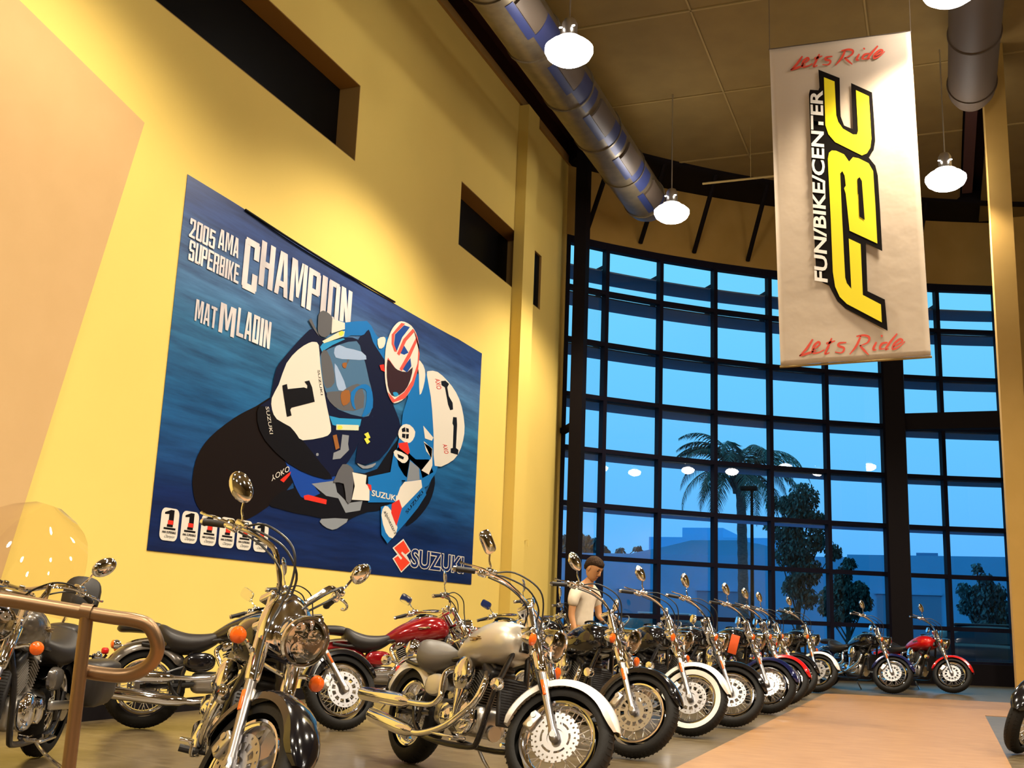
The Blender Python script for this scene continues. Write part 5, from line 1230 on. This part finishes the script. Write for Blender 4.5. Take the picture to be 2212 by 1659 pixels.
# ------------------------------------------------------------------ the man
MX, MY = -3.88, 12.25
man = empty('person', (MX, MY, 0)); tag(man, 'man in a white t-shirt looking down beside the cruisers in front of the glass', 'person')
FD = Vector((.86, -.30, 0)).normalized(); RT = Vector((FD.y, -FD.x, 0)); UP = Vector((0, 0, 1))
def W3(f, r, z): return FD*f + RT*r + UP*z
def skin(name, joints, edges, m, sub=2, par=man, root_=0):
    me = bpy.data.meshes.new(name); me.from_pydata([j[0] for j in joints], edges, []); me.update()
    o = link(name, me, par); sk = o.modifiers.new('skin', 'SKIN'); sk.use_smooth_shade = True; ss = o.modifiers.new('sub', 'SUBSURF'); ss.levels = sub; ss.render_levels = sub
    for i, j in enumerate(joints):
        v = me.skin_vertices[0].data[i]; v.radius = (j[1], j[2] if len(j) > 2 else j[1]); v.use_root = (i == root_)
    dg = bpy.context.evaluated_depsgraph_get(); dg.update(); bpy.context.view_layer.update()
    m2 = bpy.data.meshes.new_from_object(o.evaluated_get(bpy.context.evaluated_depsgraph_get())); o.modifiers.clear(); o.data = m2; m2.materials.clear(); m2.materials.append(m); m2.shade_smooth(); return o
Jt = []; Ed = []
def chain(start, pts):
    k = start
    for p in pts:
        Jt.append(p); Ed.append((k, len(Jt)-1)) if k is not None else None; k = len(Jt)-1
    return k
Jt.append((W3(0, 0, .98), .14, .11)); 
k_sp = chain(0, [(W3(.01, 0, 1.15), .13, .10), (W3(.03, 0, 1.32), .15, .11), (W3(.05, 0, 1.44), .13, .09)])
k_nk = chain(k_sp, [(W3(.09, 0, 1.53), .055), (W3(.14, 0, 1.60), .055)])
hands = []
for s in (-1, 1):
    if s == 1: arm = [(W3(.04, s*.17, 1.42), .058), (W3(.05, s*.225, 1.36), .052), (W3(.03, s*.245, 1.13), .042), (W3(.10, s*.24, .93), .030), (W3(.12, s*.235, .88), .026), (W3(.135, s*.23, .83), .032, .018), (W3(.15, s*.228, .79), .03, .015)]
    else: arm = [(W3(.04, s*.17, 1.42), .058), (W3(.05, s*.225, 1.36), .052), (W3(.08, s*.25, 1.13), .042), (W3(.28, s*.22, 1.05), .030), (W3(.33, s*.21, 1.035), .026), (W3(.38, s*.205, 1.03), .032, .018), (W3(.42, s*.20, 1.025), .03, .015)]
    e = chain(k_sp, arm); hp = arm[-1][0]; d = (arm[-1][0]-arm[-2][0]).normalized(); sd = FD if s == 1 else RT
    for i in range(4):
        b0_ = hp + sd*(.021*(1.5-i)); L = (.062, .075, .07, .055)[i]; chain(e, [(b0_, .0095), (b0_ + d*L*.55 - RT*s*.006, .0088), (b0_ + d*L - RT*s*.02, .0075)])
    chain(e-1, [(arm[-2][0] + sd*.042 + d*.01, .011), (arm[-2][0] + sd*.058 + d*.045, .009)])
for s in (-1, 1):
    chain(0, [(W3(0, s*.09, .88), .09), (W3(.02, s*.10, .50), .062), (W3(-.02, s*.105, .12), .042), (W3(-.02, s*.105, .055), .042), (W3(.08, s*.11, .035), .038, .03), (W3(.16, s*.115, .028), .034, .024)])
skin('body', Jt, Ed, M['skin'])
# shirt and trousers
sj = [(W3(0, 0, .93), .175, .135), (W3(.01, 0, 1.12), .165, .13), (W3(.03, 0, 1.30), .175, .13), (W3(.05, 0, 1.43), .145, .10), (W3(.075, 0, 1.495), .075, .07)]
se = [(0, 1), (1, 2), (2, 3), (3, 4)]
for s in (-1, 1):
    o = len(sj); sj += [(W3(.04, s*.17, 1.42), .085), (W3(.05, s*.23, 1.35), .075), (W3(.045, s*.25, 1.22), .070)]; se += [(3, o), (o, o+1), (o+1, o+2)]
skin('t_shirt', sj, se, M['shirt'])
tj = [(W3(0, 0, .96), .16, .125)]; te = []
for s in (-1, 1):
    o = len(tj); tj += [(W3(0, s*.09, .86), .105), (W3(.02, s*.10, .50), .08), (W3(-.02, s*.105, .10), .065)]; te += [(0, o), (o, o+1), (o+1, o+2)]
skin('jeans', tj, te, M['jeans'])
for s in (-1, 1):
    q = MB(); c = W3(.07, s*.112, .045); ang = math.atan2(FD.y, FD.x); q.rbox(c, (.28, .10, .09), .04, Matrix.Rotation(ang, 3, 'Z')); q.build('shoe', M['void'], man)
# head, tilted down
HC = W3(.17, 0, 1.695); tilt = R(34); ang = math.atan2(FD.y, FD.x)
HR = Matrix.Rotation(ang, 3, 'Z') @ Matrix.Rotation(tilt, 3, 'Y')
def hd(x, y, z): return HC + HR @ Vector((x, y, z))*1.16
q = MB(); rings = []
for z, fx0, bx0, w in ((-.115,.05,.01,.02),(-.108,.075,-.01,.038),(-.09,.083,-.04,.052),(-.06,.085,-.065,.062),(-.03,.083,-.082,.069),(0,.086,-.093,.074),(.03,.088,-.098,.077),(.06,.08,-.095,.074),(.09,.058,-.08,.060),(.108,.03,-.05,.038),(.114,.0,-.015,.012)):
    c = (fx0 + bx0)/2; h_ = (fx0 - bx0)/2; rings.append([hd(c + x, y, z) for x, y in sellipse(24, h_, w, 2.2)])
q.loft(rings); head = q.build('head', M['skin'], man, 80)
q = MB(); q.loft([[hd(x + dx, y, z) for x, y in sellipse(10, a, b_, 2)] for z, dx, a, b_ in ((.022,.083,.010,.008),(.0,.088,.016,.011),(-.022,.094,.020,.017),(-.032,.086,.012,.015))]); q.build('nose', M['skin'], head, 80)
for s in (-1, 1):
    q = MB(); q.ell(hd(-.005, s*.077, -.005), (.018, .008, .032), 10, 8, HR); q.build('ear', M['skin'], head, 80)
    q = MB(); q.ell(hd(.078, s*.031, .018), (.009, .014, .007), 10, 6, HR); q.build('eye', M['void'], head, 80)
    q = MB(); q.ell(hd(.084, s*.031, .038), (.007, .02, .005), 10, 6, HR); q.build('eyebrow', M['hair'], head, 80)
q = MB(); q.ell(hd(.084, 0, -.058), (.008, .024, .006), 12, 6, HR); q.build('mouth', mat('lips', (0.36, 0.10, 0.06), .5), head, 80)
q = MB(); rings = []
for z, fx0, bx0, w in ((-.05,-.045,-.088,.055),(-.02,-.02,-.10,.076),(.01,.0,-.108,.083),(.04,.045,-.112,.085),(.065,.084,-.108,.083),(.09,.078,-.095,.072),(.112,.05,-.068,.05),(.124,.015,-.03,.02)):
    c = (fx0 + bx0)/2; h_ = (fx0 - bx0)/2; rings.append([hd(c + x + rnd.uniform(-.002, .002), y + rnd.uniform(-.002, .002), z + rnd.uniform(-.002, .002)) for x, y in sellipse(26, h_, w, 2.2)])
q.loft(rings); q.build('hair', M['hair'], head, 80)
man.scale = (.955, .955, .955)
# orange price tag hung on the light of the fourth cruiser
p = at(1585, 1392, 12.7)
root = empty('price_tag', p); tag(root, 'bright orange hang tag on the fourth cruiser of the row', 'tag')
q = MB(); q.rbox((0, 0, 0), (.10, .012, .22), .004, Matrix.Rotation(.25, 3, 'Y')); q.build('card', M['orange_tag'], root)
q = MB(); q.tube([(.03, 0, .10), (.02, .01, .16), (.0, .03, .20)], .003, 5); q.build('string', M['cable'], root)
